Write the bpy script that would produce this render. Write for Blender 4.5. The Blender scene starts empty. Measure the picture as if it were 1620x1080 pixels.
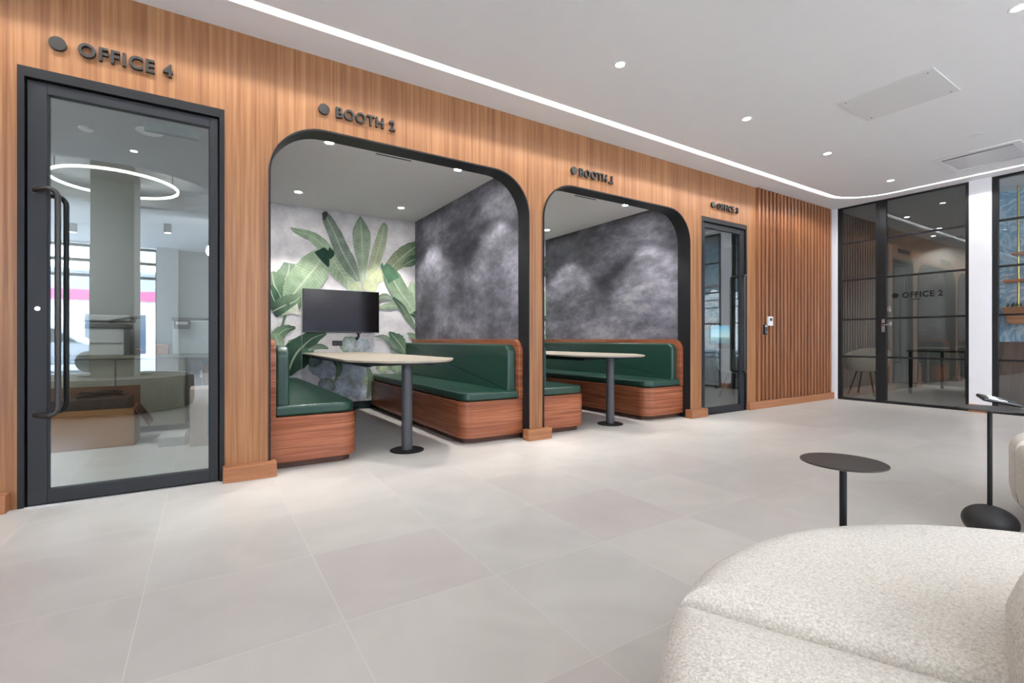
import bpy, bmesh, math, random
from mathutils import Vector, Matrix, Euler
R = math.radians
SC = bpy.context.scene
COL = SC.collection
random.seed(7)

# ------------------------------------------------------------------ camera
cd = bpy.data.cameras.new('camera'); cam = bpy.data.objects.new('camera', cd); COL.objects.link(cam)
cam.location = (0, 0, .93)
cam.rotation_euler = (R(90), 0, -math.atan(486/759.))
cam.rotation_euler.z = -(math.pi/2 - math.atan2(.842, .539))
cd.sensor_width = 36; cd.lens = 759/1620*36
cd.shift_y = -3/1620.; cd.clip_start = .02
SC.camera = cam
# ------------------------------------------------------------------ world, exposure
w = bpy.data.worlds.new('world'); SC.world = w; w.use_nodes = True
nt = w.node_tree; bgn = nt.nodes['Background']
tc = nt.nodes.new('ShaderNodeTexCoord'); sx = nt.nodes.new('ShaderNodeSeparateXYZ'); nt.links.new(tc.outputs['Generated'], sx.inputs[0])
cr = nt.nodes.new('ShaderNodeValToRGB'); nt.links.new(sx.outputs[2], cr.inputs[0])
cr.color_ramp.elements[0].color = (.92, .95, 1, 1); cr.color_ramp.elements[1].color = (.62, .78, 1, 1); cr.color_ramp.elements[1].position = .7
nt.links.new(cr.outputs[0], bgn.inputs[0]); bgn.inputs[1].default_value = 15.0
SC.view_settings.view_transform = 'Standard'; SC.view_settings.look = 'None'
SC.view_settings.gamma = 1; SC.view_settings.use_curve_mapping = False
SC.view_settings.exposure = 0.14
LED_E = 165.0       # linear recessed light
SPOT_W = 18.0      # lobby downlights
BOOTH_W = 88.0     # booth downlights

# ------------------------------------------------------------------ materials
def srgb(r, g, b):
    f = lambda v: (v/255/12.92) if v/255 <= .04045 else ((v/255+.055)/1.055)**2.4
    return (f(r), f(g), f(b), 1)
def base(name):
    m = bpy.data.materials.new(name); m.use_nodes = True
    return m, m.node_tree, m.node_tree.nodes['Principled BSDF']
def plain(name, c, rough=.5, metal=0, spec=.5, coat=0, noise=0, nscale=8, bump=0, bscale=200):
    m, t, b = base(name)
    b.inputs['Base Color'].default_value = c; b.inputs['Roughness'].default_value = rough
    b.inputs['Metallic'].default_value = metal; b.inputs['Specular IOR Level'].default_value = spec
    b.inputs['Coat Weight'].default_value = coat
    g = t.nodes.new('ShaderNodeNewGeometry')
    n = t.nodes.new('ShaderNodeTexNoise'); n.inputs['Scale'].default_value = nscale; n.inputs['Detail'].default_value = 4
    t.links.new(g.outputs['Position'], n.inputs['Vector'])
    mr = t.nodes.new('ShaderNodeMapRange'); mr.inputs[3].default_value = 1-max(noise, .02); mr.inputs[4].default_value = 1+max(noise, .02)
    t.links.new(n.outputs[0], mr.inputs[0])
    mx = t.nodes.new('ShaderNodeVectorMath'); mx.operation = 'SCALE'; mx.inputs[0].default_value = c[:3]
    t.links.new(mr.outputs[0], mx.inputs['Scale']); t.links.new(mx.outputs[0], b.inputs['Base Color'])
    if bump:
        n2 = t.nodes.new('ShaderNodeTexNoise'); n2.inputs['Scale'].default_value = bscale; t.links.new(g.outputs['Position'], n2.inputs['Vector'])
        bp = t.nodes.new('ShaderNodeBump'); bp.inputs['Strength'].default_value = bump; bp.inputs['Distance'].default_value = .002
        t.links.new(n2.outputs[0], bp.inputs['Height']); t.links.new(bp.outputs[0], b.inputs['Normal'])
    return m
def emis(name, c, s):
    m, t, b = base(name); b.inputs['Base Color'].default_value = c
    b.inputs['Emission Color'].default_value = c; b.inputs['Emission Strength'].default_value = s
    return m
def N(t, kind, **kw):
    n = t.nodes.new(kind)
    for k, v in kw.items(): setattr(n, k, v)
    return n
def wood(name, dark, mid, light, horiz=False, rough=.4, fine=70, strip=.105, seam=None, dark_line=0):
    m, t, b = base(name); L = t.links.new
    g = N(t, 'ShaderNodeNewGeometry'); mp = N(t, 'ShaderNodeMapping')
    mp.inputs['Scale'].default_value = (1.5, 1.5, fine) if horiz else (fine, fine, 1.1)
    L(g.outputs['Position'], mp.inputs[0])
    n = N(t, 'ShaderNodeTexNoise'); n.inputs['Scale'].default_value = 1; n.inputs['Detail'].default_value = 5; n.inputs['Roughness'].default_value = .6
    n.inputs['Distortion'].default_value = .6 if horiz else .2
    L(mp.outputs[0], n.inputs['Vector'])
    sp = N(t, 'ShaderNodeSeparateXYZ'); L(g.outputs['Position'], sp.inputs[0])
    ad = N(t, 'ShaderNodeMath', operation='ADD'); L(sp.outputs[0], ad.inputs[0]); L(sp.outputs[1], ad.inputs[1])
    dv = N(t, 'ShaderNodeMath', operation='DIVIDE'); dv.inputs[1].default_value = strip if not horiz else .3
    L((sp.outputs[2] if horiz else ad.outputs[0]), dv.inputs[0])
    fl = N(t, 'ShaderNodeMath', operation='FLOOR'); L(dv.outputs[0], fl.inputs[0])
    wn = N(t, 'ShaderNodeTexWhiteNoise', noise_dimensions='1D'); L(fl.outputs[0], wn.inputs['W'])
    mp2 = N(t, 'ShaderNodeMapping'); mp2.inputs['Scale'].default_value = (.6, .6, 14) if horiz else (13, 13, .35); L(g.outputs['Position'], mp2.inputs[0])
    n2 = N(t, 'ShaderNodeTexNoise'); n2.inputs['Scale'].default_value = 1; n2.inputs['Detail'].default_value = 3; n2.inputs['Distortion'].default_value = 1.0; L(mp2.outputs[0], n2.inputs['Vector'])
    a1 = N(t, 'ShaderNodeMath', operation='MULTIPLY_ADD'); L(wn.outputs[0], a1.inputs[0]); a1.inputs[1].default_value = .10; L(n.outputs[0], a1.inputs[2])
    a2 = N(t, 'ShaderNodeMath', operation='MULTIPLY_ADD'); L(n2.outputs[0], a2.inputs[0]); a2.inputs[1].default_value = .5; L(a1.outputs[0], a2.inputs[2])
    r = N(t, 'ShaderNodeValToRGB'); e = r.color_ramp.elements
    e[0].position = .45; e[0].color = dark; e[1].position = 1.12 if False else 1.0; e[1].color = light
    k = e.new(.78); k.color = mid
    L(a2.outputs[0], r.inputs[0])
    L(r.outputs[0], b.inputs['Base Color'])
    b.inputs['Roughness'].default_value = rough; b.inputs['Specular IOR Level'].default_value = .4
    return m
def glass(name, a, bb, tint, rough=0.0):
    m = bpy.data.materials.new(name); m.use_nodes = True; t = m.node_tree; L = t.links.new
    t.nodes.remove(t.nodes['Principled BSDF'])
    tr = N(t, 'ShaderNodeBsdfTransparent'); tr.inputs[0].default_value = tint
    gl = N(t, 'ShaderNodeBsdfGlossy'); gl.inputs['Roughness'].default_value = rough; gl.inputs[0].default_value = (.93, .97, .98, 1)
    lw = N(t, 'ShaderNodeLayerWeight'); pw = N(t, 'ShaderNodeMath', operation='POWER'); L(lw.outputs['Facing'], pw.inputs[0]); pw.inputs[1].default_value = 3.5
    ma = N(t, 'ShaderNodeMath', operation='MULTIPLY_ADD'); L(pw.outputs[0], ma.inputs[0]); ma.inputs[1].default_value = bb; ma.inputs[2].default_value = a
    mx = N(t, 'ShaderNodeMixShader'); L(ma.outputs[0], mx.inputs[0]); L(tr.outputs[0], mx.inputs[1]); L(gl.outputs[0], mx.inputs[2])
    L(mx.outputs[0], t.nodes['Material Output'].inputs[0])
    return m

def floor_mat():
    m, t, b = base('floor tiles'); L = t.links.new
    g = N(t, 'ShaderNodeNewGeometry'); s = N(t, 'ShaderNodeSeparateXYZ'); L(g.outputs['Position'], s.inputs[0])
    S = .58
    outs = []; cells = []
    for i, off in ((0, .19), (1, -1.05)):
        a = N(t, 'ShaderNodeMath', operation='ADD'); L(s.outputs[i], a.inputs[0]); a.inputs[1].default_value = off + 20*S
        d = N(t, 'ShaderNodeMath', operation='DIVIDE'); L(a.outputs[0], d.inputs[0]); d.inputs[1].default_value = S
        f = N(t, 'ShaderNodeMath', operation='FRACT'); L(d.outputs[0], f.inputs[0])
        fl = N(t, 'ShaderNodeMath', operation='FLOOR'); L(d.outputs[0], fl.inputs[0]); cells.append(fl)
        p = N(t, 'ShaderNodeMath', operation='PINGPONG'); L(f.outputs[0], p.inputs[0]); p.inputs[1].default_value = .5
        outs.append(p)
    mn = N(t, 'ShaderNodeMath', operation='MINIMUM'); L(outs[0].outputs[0], mn.inputs[0]); L(outs[1].outputs[0], mn.inputs[1])
    gr = N(t, 'ShaderNodeMapRange'); gr.inputs[1].default_value = .0018; gr.inputs[2].default_value = .0042; gr.inputs[3].default_value = 1; gr.inputs[4].default_value = 0
    L(mn.outputs[0], gr.inputs[0])
    cb = N(t, 'ShaderNodeCombineXYZ'); L(cells[0].outputs[0], cb.inputs[0]); L(cells[1].outputs[0], cb.inputs[1])
    wn = N(t, 'ShaderNodeTexWhiteNoise', noise_dimensions='3D'); L(cb.outputs[0], wn.inputs['Vector'])
    ramp = N(t, 'ShaderNodeValToRGB'); e = ramp.color_ramp.elements
    e[0].color = srgb(194, 187, 183); e[1].color = srgb(200, 195, 189); k = e.new(.5); k.color = srgb(195, 192, 187)
    L(wn.outputs['Value'], ramp.inputs[0])
    ds = N(t, 'ShaderNodeVectorMath', operation='MULTIPLY_ADD'); L(cb.outputs[0], ds.inputs[0]); ds.inputs[1].default_value = (3.1, 5.7, 0); L(g.outputs['Position'], ds.inputs[2])
    n = N(t, 'ShaderNodeTexNoise'); n.inputs['Scale'].default_value = 2.2; n.inputs['Detail'].default_value = 6; n.inputs['Distortion'].default_value = 1.4; L(ds.outputs[0], n.inputs['Vector'])
    mr = N(t, 'ShaderNodeMapRange'); mr.inputs[1].default_value = .3; mr.inputs[2].default_value = .7; mr.inputs[3].default_value = .94; mr.inputs[4].default_value = 1.05; L(n.outputs[0], mr.inputs[0])
    sc = N(t, 'ShaderNodeVectorMath', operation='SCALE'); L(ramp.outputs[0], sc.inputs[0]); L(mr.outputs[0], sc.inputs['Scale'])
    mx = N(t, 'ShaderNodeMix', data_type='RGBA'); L(gr.outputs[0], mx.inputs[0]); L(sc.outputs[0], mx.inputs[6]); mx.inputs[7].default_value = srgb(210, 203, 196)
    L(mx.outputs[2], b.inputs['Base Color'])
    b.inputs['Roughness'].default_value = .36; b.inputs['Specular IOR Level'].default_value = .35
    bp = N(t, 'ShaderNodeBump'); bp.inputs['Strength'].default_value = .25; bp.inputs['Distance'].default_value = .001; bp.invert = True
    L(gr.outputs[0], bp.inputs['Height']); L(bp.outputs[0], b.inputs['Normal'])
    return m
def plaster_mat():
    m, t, b = base('dark mottled wall covering'); L = t.links.new
    g = N(t, 'ShaderNodeNewGeometry')
    mp = N(t, 'ShaderNodeMapping'); mp.inputs['Scale'].default_value = (1, .55, 1.15); L(g.outputs['Position'], mp.inputs[0])
    n = N(t, 'ShaderNodeTexNoise'); n.inputs['Scale'].default_value = 2.0; n.inputs['Detail'].default_value = 12; n.inputs['Roughness'].default_value = .62; n.inputs['Distortion'].default_value = .15; L(mp.outputs[0], n.inputs['Vector'])
    n2 = N(t, 'ShaderNodeTexNoise'); n2.inputs['Scale'].default_value = 9; n2.inputs['Detail'].default_value = 9; n2.inputs['Roughness'].default_value = .75; L(mp.outputs[0], n2.inputs['Vector'])
    a = N(t, 'ShaderNodeMath', operation='MULTIPLY_ADD'); L(n2.outputs[0], a.inputs[0]); a.inputs[1].default_value = .45; L(n.outputs[0], a.inputs[2])
    r = N(t, 'ShaderNodeValToRGB'); e = r.color_ramp.elements
    e[0].position = .52; e[0].color = srgb(58, 60, 65); e[1].position = .95; e[1].color = srgb(160, 160, 166)
    k = e.new(.66); k.color = srgb(84, 84, 92); k = e.new(.78); k.color = srgb(116, 114, 125)
    L(a.outputs[0], r.inputs[0]); L(r.outputs[0], b.inputs['Base Color']); b.inputs['Roughness'].default_value = .75
    return m
def boucle_mat():
    m, t, b = base('cream boucle fabric'); L = t.links.new
    g = N(t, 'ShaderNodeNewGeometry')
    n = N(t, 'ShaderNodeTexNoise'); n.inputs['Scale'].default_value = 230; n.inputs['Detail'].default_value = 3; L(g.outputs['Position'], n.inputs['Vector'])
    v = N(t, 'ShaderNodeTexVoronoi'); v.inputs['Scale'].default_value = 210; v.inputs['Randomness'].default_value = 1; L(g.outputs['Position'], v.inputs['Vector'])
    n3 = N(t, 'ShaderNodeTexNoise'); n3.inputs['Scale'].default_value = 150; n3.inputs['Detail'].default_value = 5; L(g.outputs['Position'], n3.inputs['Vector'])
    ad = N(t, 'ShaderNodeMath', operation='MULTIPLY_ADD'); L(n.outputs[0], ad.inputs[0]); ad.inputs[1].default_value = .5; L(n3.outputs[0], ad.inputs[2])
    r = N(t, 'ShaderNodeValToRGB'); e = r.color_ramp.elements
    e[0].position = .42; e[0].color = srgb(200, 192, 180); e[1].position = .95; e[1].color = srgb(240, 235, 226)
    k = e.new(.66); k.color = srgb(226, 220, 209)
    vm = N(t, 'ShaderNodeMapRange'); L(v.outputs['Distance'], vm.inputs[0]); vm.inputs[1].default_value = .1; vm.inputs[2].default_value = .8; vm.inputs[3].default_value = 1.06; vm.inputs[4].default_value = .80
    vs_ = N(t, 'ShaderNodeVectorMath', operation='SCALE'); L(r.outputs[0], vs_.inputs[0]); L(vm.outputs[0], vs_.inputs['Scale'])
    L(ad.outputs[0], r.inputs[0]); L(vs_.outputs[0], b.inputs['Base Color']); b.inputs['Roughness'].default_value = .95
    b.inputs['Sheen Weight'].default_value = .25
    mm = N(t, 'ShaderNodeMath', operation='SUBTRACT'); L(ad.outputs[0], mm.inputs[0]); L(v.outputs['Distance'], mm.inputs[1])
    bp = N(t, 'ShaderNodeBump'); bp.inputs['Strength'].default_value = .6; bp.inputs['Distance'].default_value = .0025; L(mm.outputs[0], bp.inputs['Height']); L(bp.outputs[0], b.inputs['Normal'])
    return m
def mural_ground():
    m, t, b = base('mural ground'); L = t.links.new
    g = N(t, 'ShaderNodeNewGeometry')
    n = N(t, 'ShaderNodeTexNoise'); n.inputs['Scale'].default_value = 5; n.inputs['Detail'].default_value = 10; n.inputs['Roughness'].default_value = .7; L(g.outputs['Position'], n.inputs['Vector'])
    r = N(t, 'ShaderNodeValToRGB'); e = r.color_ramp.elements
    e[0].position = .3; e[0].color = srgb(206, 201, 203); e[1].position = .6; e[1].color = srgb(240, 237, 235)
    L(n.outputs[0], r.inputs[0]); L(r.outputs[0], b.inputs['Base Color']); b.inputs['Roughness'].default_value = .8
    return m
def leaf_mat(name, veinfreq):
    m, t, b = base(name); L = t.links.new
    uv = N(t, 'ShaderNodeUVMap'); uv.uv_map = 'UVMap'; s = N(t, 'ShaderNodeSeparateXYZ'); L(uv.outputs[0], s.inputs[0])
    at = N(t, 'ShaderNodeAttribute'); at.attribute_name = 'Col'
    c = N(t, 'ShaderNodeMath', operation='MULTIPLY_ADD'); L(s.outputs[1], c.inputs[0]); c.inputs[1].default_value = 2; c.inputs[2].default_value = -1
    ab = N(t, 'ShaderNodeMath', operation='ABSOLUTE'); L(c.outputs[0], ab.inputs[0])
    k1 = N(t, 'ShaderNodeMath', operation='MULTIPLY'); L(s.outputs[0], k1.inputs[0]); k1.inputs[1].default_value = veinfreq
    k2 = N(t, 'ShaderNodeMath', operation='MULTIPLY_ADD'); L(ab.outputs[0], k2.inputs[0]); k2.inputs[1].default_value = -9; L(k1.outputs[0], k2.inputs[2])
    sn = N(t, 'ShaderNodeMath', operation='SINE'); L(k2.outputs[0], sn.inputs[0])
    g = N(t, 'ShaderNodeNewGeometry'); n = N(t, 'ShaderNodeTexNoise'); n.inputs['Scale'].default_value = 9; n.inputs['Detail'].default_value = 6; L(g.outputs['Position'], n.inputs['Vector'])
    m1 = N(t, 'ShaderNodeMapRange'); L(sn.outputs[0], m1.inputs[0]); m1.inputs[1].default_value = -1; m1.inputs[3].default_value = .88; m1.inputs[4].default_value = 1.10
    m2 = N(t, 'ShaderNodeMapRange'); L(n.outputs[0], m2.inputs[0]); m2.inputs[1].default_value = .3; m2.inputs[2].default_value = .7; m2.inputs[3].default_value = .85; m2.inputs[4].default_value = 1.4
    mu = N(t, 'ShaderNodeMath', operation='MULTIPLY'); L(m1.outputs[0], mu.inputs[0]); L(m2.outputs[0], mu.inputs[1])
    sc = N(t, 'ShaderNodeVectorMath', operation='SCALE'); L(at.outputs['Color'], sc.inputs[0]); L(mu.outputs[0], sc.inputs['Scale'])
    lt = N(t, 'ShaderNodeMath', operation='LESS_THAN'); L(ab.outputs[0], lt.inputs[0]); lt.inputs[1].default_value = .07
    lt2 = N(t, 'ShaderNodeMath', operation='MULTIPLY'); L(lt.outputs[0], lt2.inputs[0]); lt2.inputs[1].default_value = .6
    mx = N(t, 'ShaderNodeMix', data_type='RGBA'); L(lt2.outputs[0], mx.inputs[0]); L(sc.outputs[0], mx.inputs[6]); mx.inputs[7].default_value = srgb(205, 214, 190)
    L(mx.outputs[2], b.inputs['Base Color']); b.inputs['Roughness'].default_value = .8
    return m
def marble_mat():
    m, t, b = base('blue marbled wallpaper'); L = t.links.new
    g = N(t, 'ShaderNodeNewGeometry')
    n = N(t, 'ShaderNodeTexNoise'); n.inputs['Scale'].default_value = 1.6; n.inputs['Detail'].default_value = 3; n.inputs['Distortion'].default_value = 4.5; L(g.outputs['Position'], n.inputs['Vector'])
    mu = N(t, 'ShaderNodeMath', operation='MULTIPLY'); L(n.outputs[0], mu.inputs[0]); mu.inputs[1].default_value = 9
    fr = N(t, 'ShaderNodeMath', operation='PINGPONG'); L(mu.outputs[0], fr.inputs[0]); fr.inputs[1].default_value = 1
    r = N(t, 'ShaderNodeValToRGB'); e = r.color_ramp.elements
    e[0].color = srgb(118, 160, 190); e[1].color = srgb(190, 208, 220); e[1].position = .9
    k = e.new(.45); k.color = srgb(146, 182, 206)
    L(fr.outputs[0], r.inputs[0]); L(r.outputs[0], b.inputs['Base Color']); b.inputs['Roughness'].default_value = .7
    return m
def screen_mat():
    m, t, b = base('monitor picture'); L = t.links.new
    g = N(t, 'ShaderNodeNewGeometry'); s = N(t, 'ShaderNodeSeparateXYZ'); L(g.outputs['Position'], s.inputs[0])
    mr = N(t, 'ShaderNodeMapRange'); mr.inputs[1].default_value = .86; mr.inputs[2].default_value = 1.16; L(s.outputs[2], mr.inputs[0])
    r = N(t, 'ShaderNodeValToRGB'); e = r.color_ramp.elements
    e[0].color = srgb(20, 90, 120); e[1].color = srgb(70, 170, 210); k = e.new(.3); k.color = srgb(60, 120, 110); k = e.new(.42); k.color = srgb(180, 215, 215)
    L(mr.outputs[0], r.inputs[0]); L(r.outputs[0], b.inputs['Emission Color']); b.inputs['Emission Strength'].default_value = 1.1
    b.inputs['Base Color'].default_value = (.01, .01, .01, 1); b.inputs['Roughness'].default_value = .2
    return m

W_WALL = wood('walnut veneer', srgb(106, 68, 41), srgb(146, 100, 64), srgb(167, 121, 82), fine=55)
W_SLAT = wood('walnut slats', srgb(92, 55, 34), srgb(132, 84, 53), srgb(162, 109, 71), strip=.04)
W_BENCH = wood('bench walnut', srgb(98, 52, 34), srgb(138, 80, 54), srgb(166, 104, 73), horiz=True, rough=.22)
W_SKIRT = wood('skirting walnut', srgb(124, 78, 50), srgb(154, 102, 68), srgb(172, 120, 84), horiz=True, rough=.35)
FLOOR = floor_mat()
CEIL = plain('white ceiling paint', srgb(233, 233, 234), .8)
WHITE = plain('white paint', srgb(228, 228, 230), .7)
GREYW = plain('grey wall paint', srgb(150, 152, 152), .8)
LOBBYW = plain('pale grey wall paint', srgb(188, 188, 188), .8)
BLACK = plain('black metal', srgb(25, 26, 28), .5, spec=.3)
DARKM = plain('dark bronze metal', srgb(52, 50, 48), .35, .4)
DGREY = plain('charcoal steel', srgb(66, 68, 72), .45, .1)
LEAFM = plain('door leaf metal', srgb(38, 40, 43), .5, 0, .3)
SIGN = plain('sign metal', srgb(40, 38, 35), .5, 0, .3)
LEATHER = plain('green leather', srgb(30, 61, 51), .28, spec=.5, bump=.15, bscale=400, noise=.05, nscale=5)
TABLE = plain('pale table laminate', srgb(152, 143, 129), .5, noise=.05, nscale=30)
PLASTER = plaster_mat()
BOUCLE = boucle_mat()
SKIRTD = plain('dark green skirting', srgb(24, 44, 46), .5)
LEDM = emis('led diffuser', (1, .99, .975, 1), LED_E)
LENS = emis('lamp lens', (1, .97, .92, 1), 14)
TVB = plain('tv bezel', srgb(18, 18, 19), .3)
TVS = plain('tv screen', srgb(12, 8, 6), .16, spec=.16)
CHROME = plain('brushed chrome', srgb(190, 190, 192), .2, .9)
BRASS = plain('brass', srgb(196, 172, 110), .3, .8)
G_DOOR = glass('door glass', .14, .6, (.86, .90, .89, 1))
G_SMOKE = glass('smoked glass', .12, .6, (.78, .80, .79, 1))
G_BLUE = glass('clear office glass', .06, .6, (.93, .95, .95, 1))
CARD = plain('cardboard', srgb(168, 118, 74), .8, noise=.06)
CARDD = plain('dark cardboard', srgb(96, 56, 36), .8)
PWHITE = plain('printer plastic', srgb(190, 192, 190), .5)
PGREY = plain('printer grey', srgb(88, 92, 92), .5)
CABG = plain('cabinet grey', srgb(150, 148, 134), .6)
TAUPE = plain('taupe channelled upholstery', srgb(112, 106, 94), .8)
STONE = plain('black stone', srgb(38, 38, 40), .5, noise=.2, nscale=20, bump=.2, bscale=60)
TOPM = plain('black table disc', srgb(52, 48, 46), .4)
ASPH = plain('street asphalt', srgb(186, 188, 192), .9)
FAC = plain('street facade', srgb(176, 184, 196), .8)
PINK = plain('magenta shop band', srgb(205, 84, 134), .5)
FACW = plain('white shopfront', srgb(230, 232, 236), .6)
CARM = plain('silver car paint', srgb(200, 206, 212), .25, .3)
PLANT = plain('plant leaves', srgb(40, 62, 30), .6)
LABELB = plain('blue label', srgb(96, 176, 190), .6)
BLUEWP = marble_mat()
SCREEN = screen_mat()
MURAL = mural_ground(); LEAF = leaf_mat('mural leaf print', 170); LOTUS = leaf_mat('mural lotus print', 46)

# ------------------------------------------------------------------ mesh helpers
def bx(bm, x0, x1, y0, y1, z0, z1, bev=0, seg=2, mi=0):
    tmp = bmesh.new()
    vs = [tmp.verts.new(p) for p in [(x0,y0,z0),(x1,y0,z0),(x1,y1,z0),(x0,y1,z0),(x0,y0,z1),(x1,y0,z1),(x1,y1,z1),(x0,y1,z1)]]
    for f in [(0,3,2,1),(4,5,6,7),(0,1,5,4),(1,2,6,5),(2,3,7,6),(3,0,4,7)]:
        tmp.faces.new([vs[i] for i in f])
    if bev: bmesh.ops.bevel(tmp, geom=tmp.edges[:], offset=bev, segments=seg, profile=.5, affect='EDGES')
    merge(bm, tmp, mi)
def merge(bm, tmp, mi=0, mat=None):
    if mat: bmesh.ops.transform(tmp, matrix=mat, verts=tmp.verts)
    mp = {}
    for v in tmp.verts: mp[v] = bm.verts.new(v.co)
    for f in tmp.faces:
        try:
            nf = bm.faces.new([mp[v] for v in f.verts]); nf.material_index = mi; nf.smooth = f.smooth
        except ValueError: pass
    tmp.free()
def cyl(bm, c, r, h, seg=32, r2=None, bev=0, mi=0, axis='Z'):
    """cylinder standing on c along axis"""
    tmp = bmesh.new()
    bmesh.ops.create_cone(tmp, cap_ends=True, segments=seg, radius1=r, radius2=r if r2 is None else r2, depth=h)
    bmesh.ops.translate(tmp, vec=(0, 0, h/2), verts=tmp.verts)
    if bev:
        es = [e for e in tmp.edges if abs(e.verts[0].co.z-e.verts[1].co.z) < 1e-6]
        bmesh.ops.bevel(tmp, geom=es, offset=bev, segments=3, profile=.5, affect='EDGES')
    M = Matrix.Translation(c)
    if axis == 'Y': M = M @ Matrix.Rotation(R(-90), 4, 'X')
    if axis == 'X': M = M @ Matrix.Rotation(R(90), 4, 'Y')
    merge(bm, tmp, mi, M)
def lathe(bm, prof, c=(0,0,0), seg=48, mi=0, flat=None, a0=0, a1=2*math.pi):
    n = seg; rings = []
    for (r, z) in prof:
        ring = []
        for i in range(n):
            a = a0 + (a1-a0)*i/n
            ring.append(bm.verts.new((c[0]+r*math.cos(a), c[1]+r*math.sin(a), c[2]+z)))
        rings.append(ring)
    for k in range(len(rings)-1):
        for i in range(n):
            j = (i+1) % n
            f = bm.faces.new([rings[k][i], rings[k][j], rings[k+1][j], rings[k+1][i]]); f.material_index = mi; f.smooth = True
    for ring, rev in ((rings[0], True), (rings[-1], False)):
        f = bm.faces.new(ring[::-1] if rev else ring); f.material_index = mi
def tube(bm, pts, r, seg=12, mi=0, closed=False):
    pts = [Vector(p) for p in pts]; n = len(pts); rings = []
    up = None
    for i, p in enumerate(pts):
        if closed: d = (pts[(i+1) % n]-pts[i-1]).normalized()
        else: d = (pts[min(i+1, n-1)]-pts[max(i-1, 0)]).normalized()
        if up is None: up = d.orthogonal().normalized()
        up = (up - d*up.dot(d)).normalized(); s = d.cross(up)
        rings.append([bm.verts.new(p + (up*math.cos(a)+s*math.sin(a))*r) for a in [2*math.pi*k/seg for k in range(seg)]])
    m = n if closed else n-1
    for i in range(m):
        for k in range(seg):
            f = bm.faces.new([rings[i][k], rings[i][(k+1) % seg], rings[(i+1) % n][(k+1) % seg], rings[(i+1) % n][k]]); f.smooth = True; f.material_index = mi
    if not closed:
        bm.faces.new(rings[0][::-1]).material_index = mi; bm.faces.new(rings[-1]).material_index = mi
def fillet(pts, rs, seg=8):
    """round the corners of a closed 2D polygon"""
    out = []; n = len(pts)
    for i in range(n):
        p = Vector(pts[i]); a = Vector(pts[i-1]); b = Vector(pts[(i+1) % n]); r = rs[i] if isinstance(rs, (list, tuple)) else rs
        if r <= 0: out.append(tuple(p)); continue
        u = (a-p).normalized(); v = (b-p).normalized(); ang = u.angle(v); d = r/math.tan(ang/2)
        c = p + (u+v).normalized()*(r/math.sin(ang/2)); s = p+u*d-c; e = p+v*d-c
        a0 = math.atan2(s.y, s.x); a1 = math.atan2(e.y, e.x); da = (a1-a0+math.pi) % (2*math.pi)-math.pi
        for k in range(seg+1):
            t = a0+da*k/seg; out.append((c.x+r*math.cos(t), c.y+r*math.sin(t)))
    return out
def extr(bm, poly, h0, h1, plane='XY', bev=0, seg=3, mi=0, both=True):
    """extrude a closed 2D outline between h0 and h1 along the third axis"""
    tmp = bmesh.new()
    def P(p, h): return {'XY': (p[0], p[1], h), 'XZ': (p[0], h, p[1]), 'YZ': (h, p[0], p[1])}[plane]
    a = [tmp.verts.new(P(p, h0)) for p in poly]; b = [tmp.verts.new(P(p, h1)) for p in poly]; n = len(poly)
    f0 = tmp.faces.new(a[::-1]); f1 = tmp.faces.new(b)
    for i in range(n): tmp.faces.new([a[i], a[(i+1) % n], b[(i+1) % n], b[i]])
    bmesh.ops.recalc_face_normals(tmp, faces=tmp.faces)
    if bev:
        es = list(f1.edges) + (list(f0.edges) if both else [])
        bmesh.ops.bevel(tmp, geom=es, offset=bev, segments=seg, profile=.5, affect='EDGES')
    merge(bm, tmp, mi)
def rrect(x0, x1, z0, z1, r, seg=10):
    return fillet([(x0, z0), (x1, z0), (x1, z1), (x0, z1)], r, seg)
def shape2d(outlines, thick):
    """filled 2D shape with nested holes (even-odd), extruded by thick towards +Z, returned as bmesh in XY"""
    cu = bpy.data.curves.new('tmp', 'CURVE'); cu.dimensions = '2D'; cu.fill_mode = 'BOTH'; cu.extrude = thick/2
    for o in outlines:
        s = cu.splines.new('POLY'); s.points.add(len(o)-1); s.use_cyclic_u = True
        for i, p in enumerate(o): s.points[i].co = (p[0], p[1], 0, 1)
    ob = bpy.data.objects.new('tmp', cu); COL.objects.link(ob)
    dg = bpy.context.evaluated_depsgraph_get(); me = bpy.data.meshes.new_from_object(ob.evaluated_get(dg))
    bm = bmesh.new(); bm.from_mesh(me); bmesh.ops.remove_doubles(bm, verts=bm.verts, dist=1e-5)
    bmesh.ops.translate(bm, vec=(0, 0, thick/2), verts=bm.verts)
    bpy.data.objects.remove(ob); bpy.data.curves.remove(cu); bpy.data.meshes.remove(me)
    return bm
def textbm(s, size, ext, off):
    cu = bpy.data.curves.new('tmp', 'FONT'); cu.body = s; cu.size = size; cu.extrude = ext; cu.offset = off; cu.space_character = 1.14; cu.resolution_u = 4
    ob = bpy.data.objects.new('tmp', cu); COL.objects.link(ob)
    dg = bpy.context.evaluated_depsgraph_get(); me = bpy.data.meshes.new_from_object(ob.evaluated_get(dg))
    bm = bmesh.new(); bm.from_mesh(me)
    bpy.data.objects.remove(ob); bpy.data.curves.remove(cu); bpy.data.meshes.remove(me)
    return bm
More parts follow.
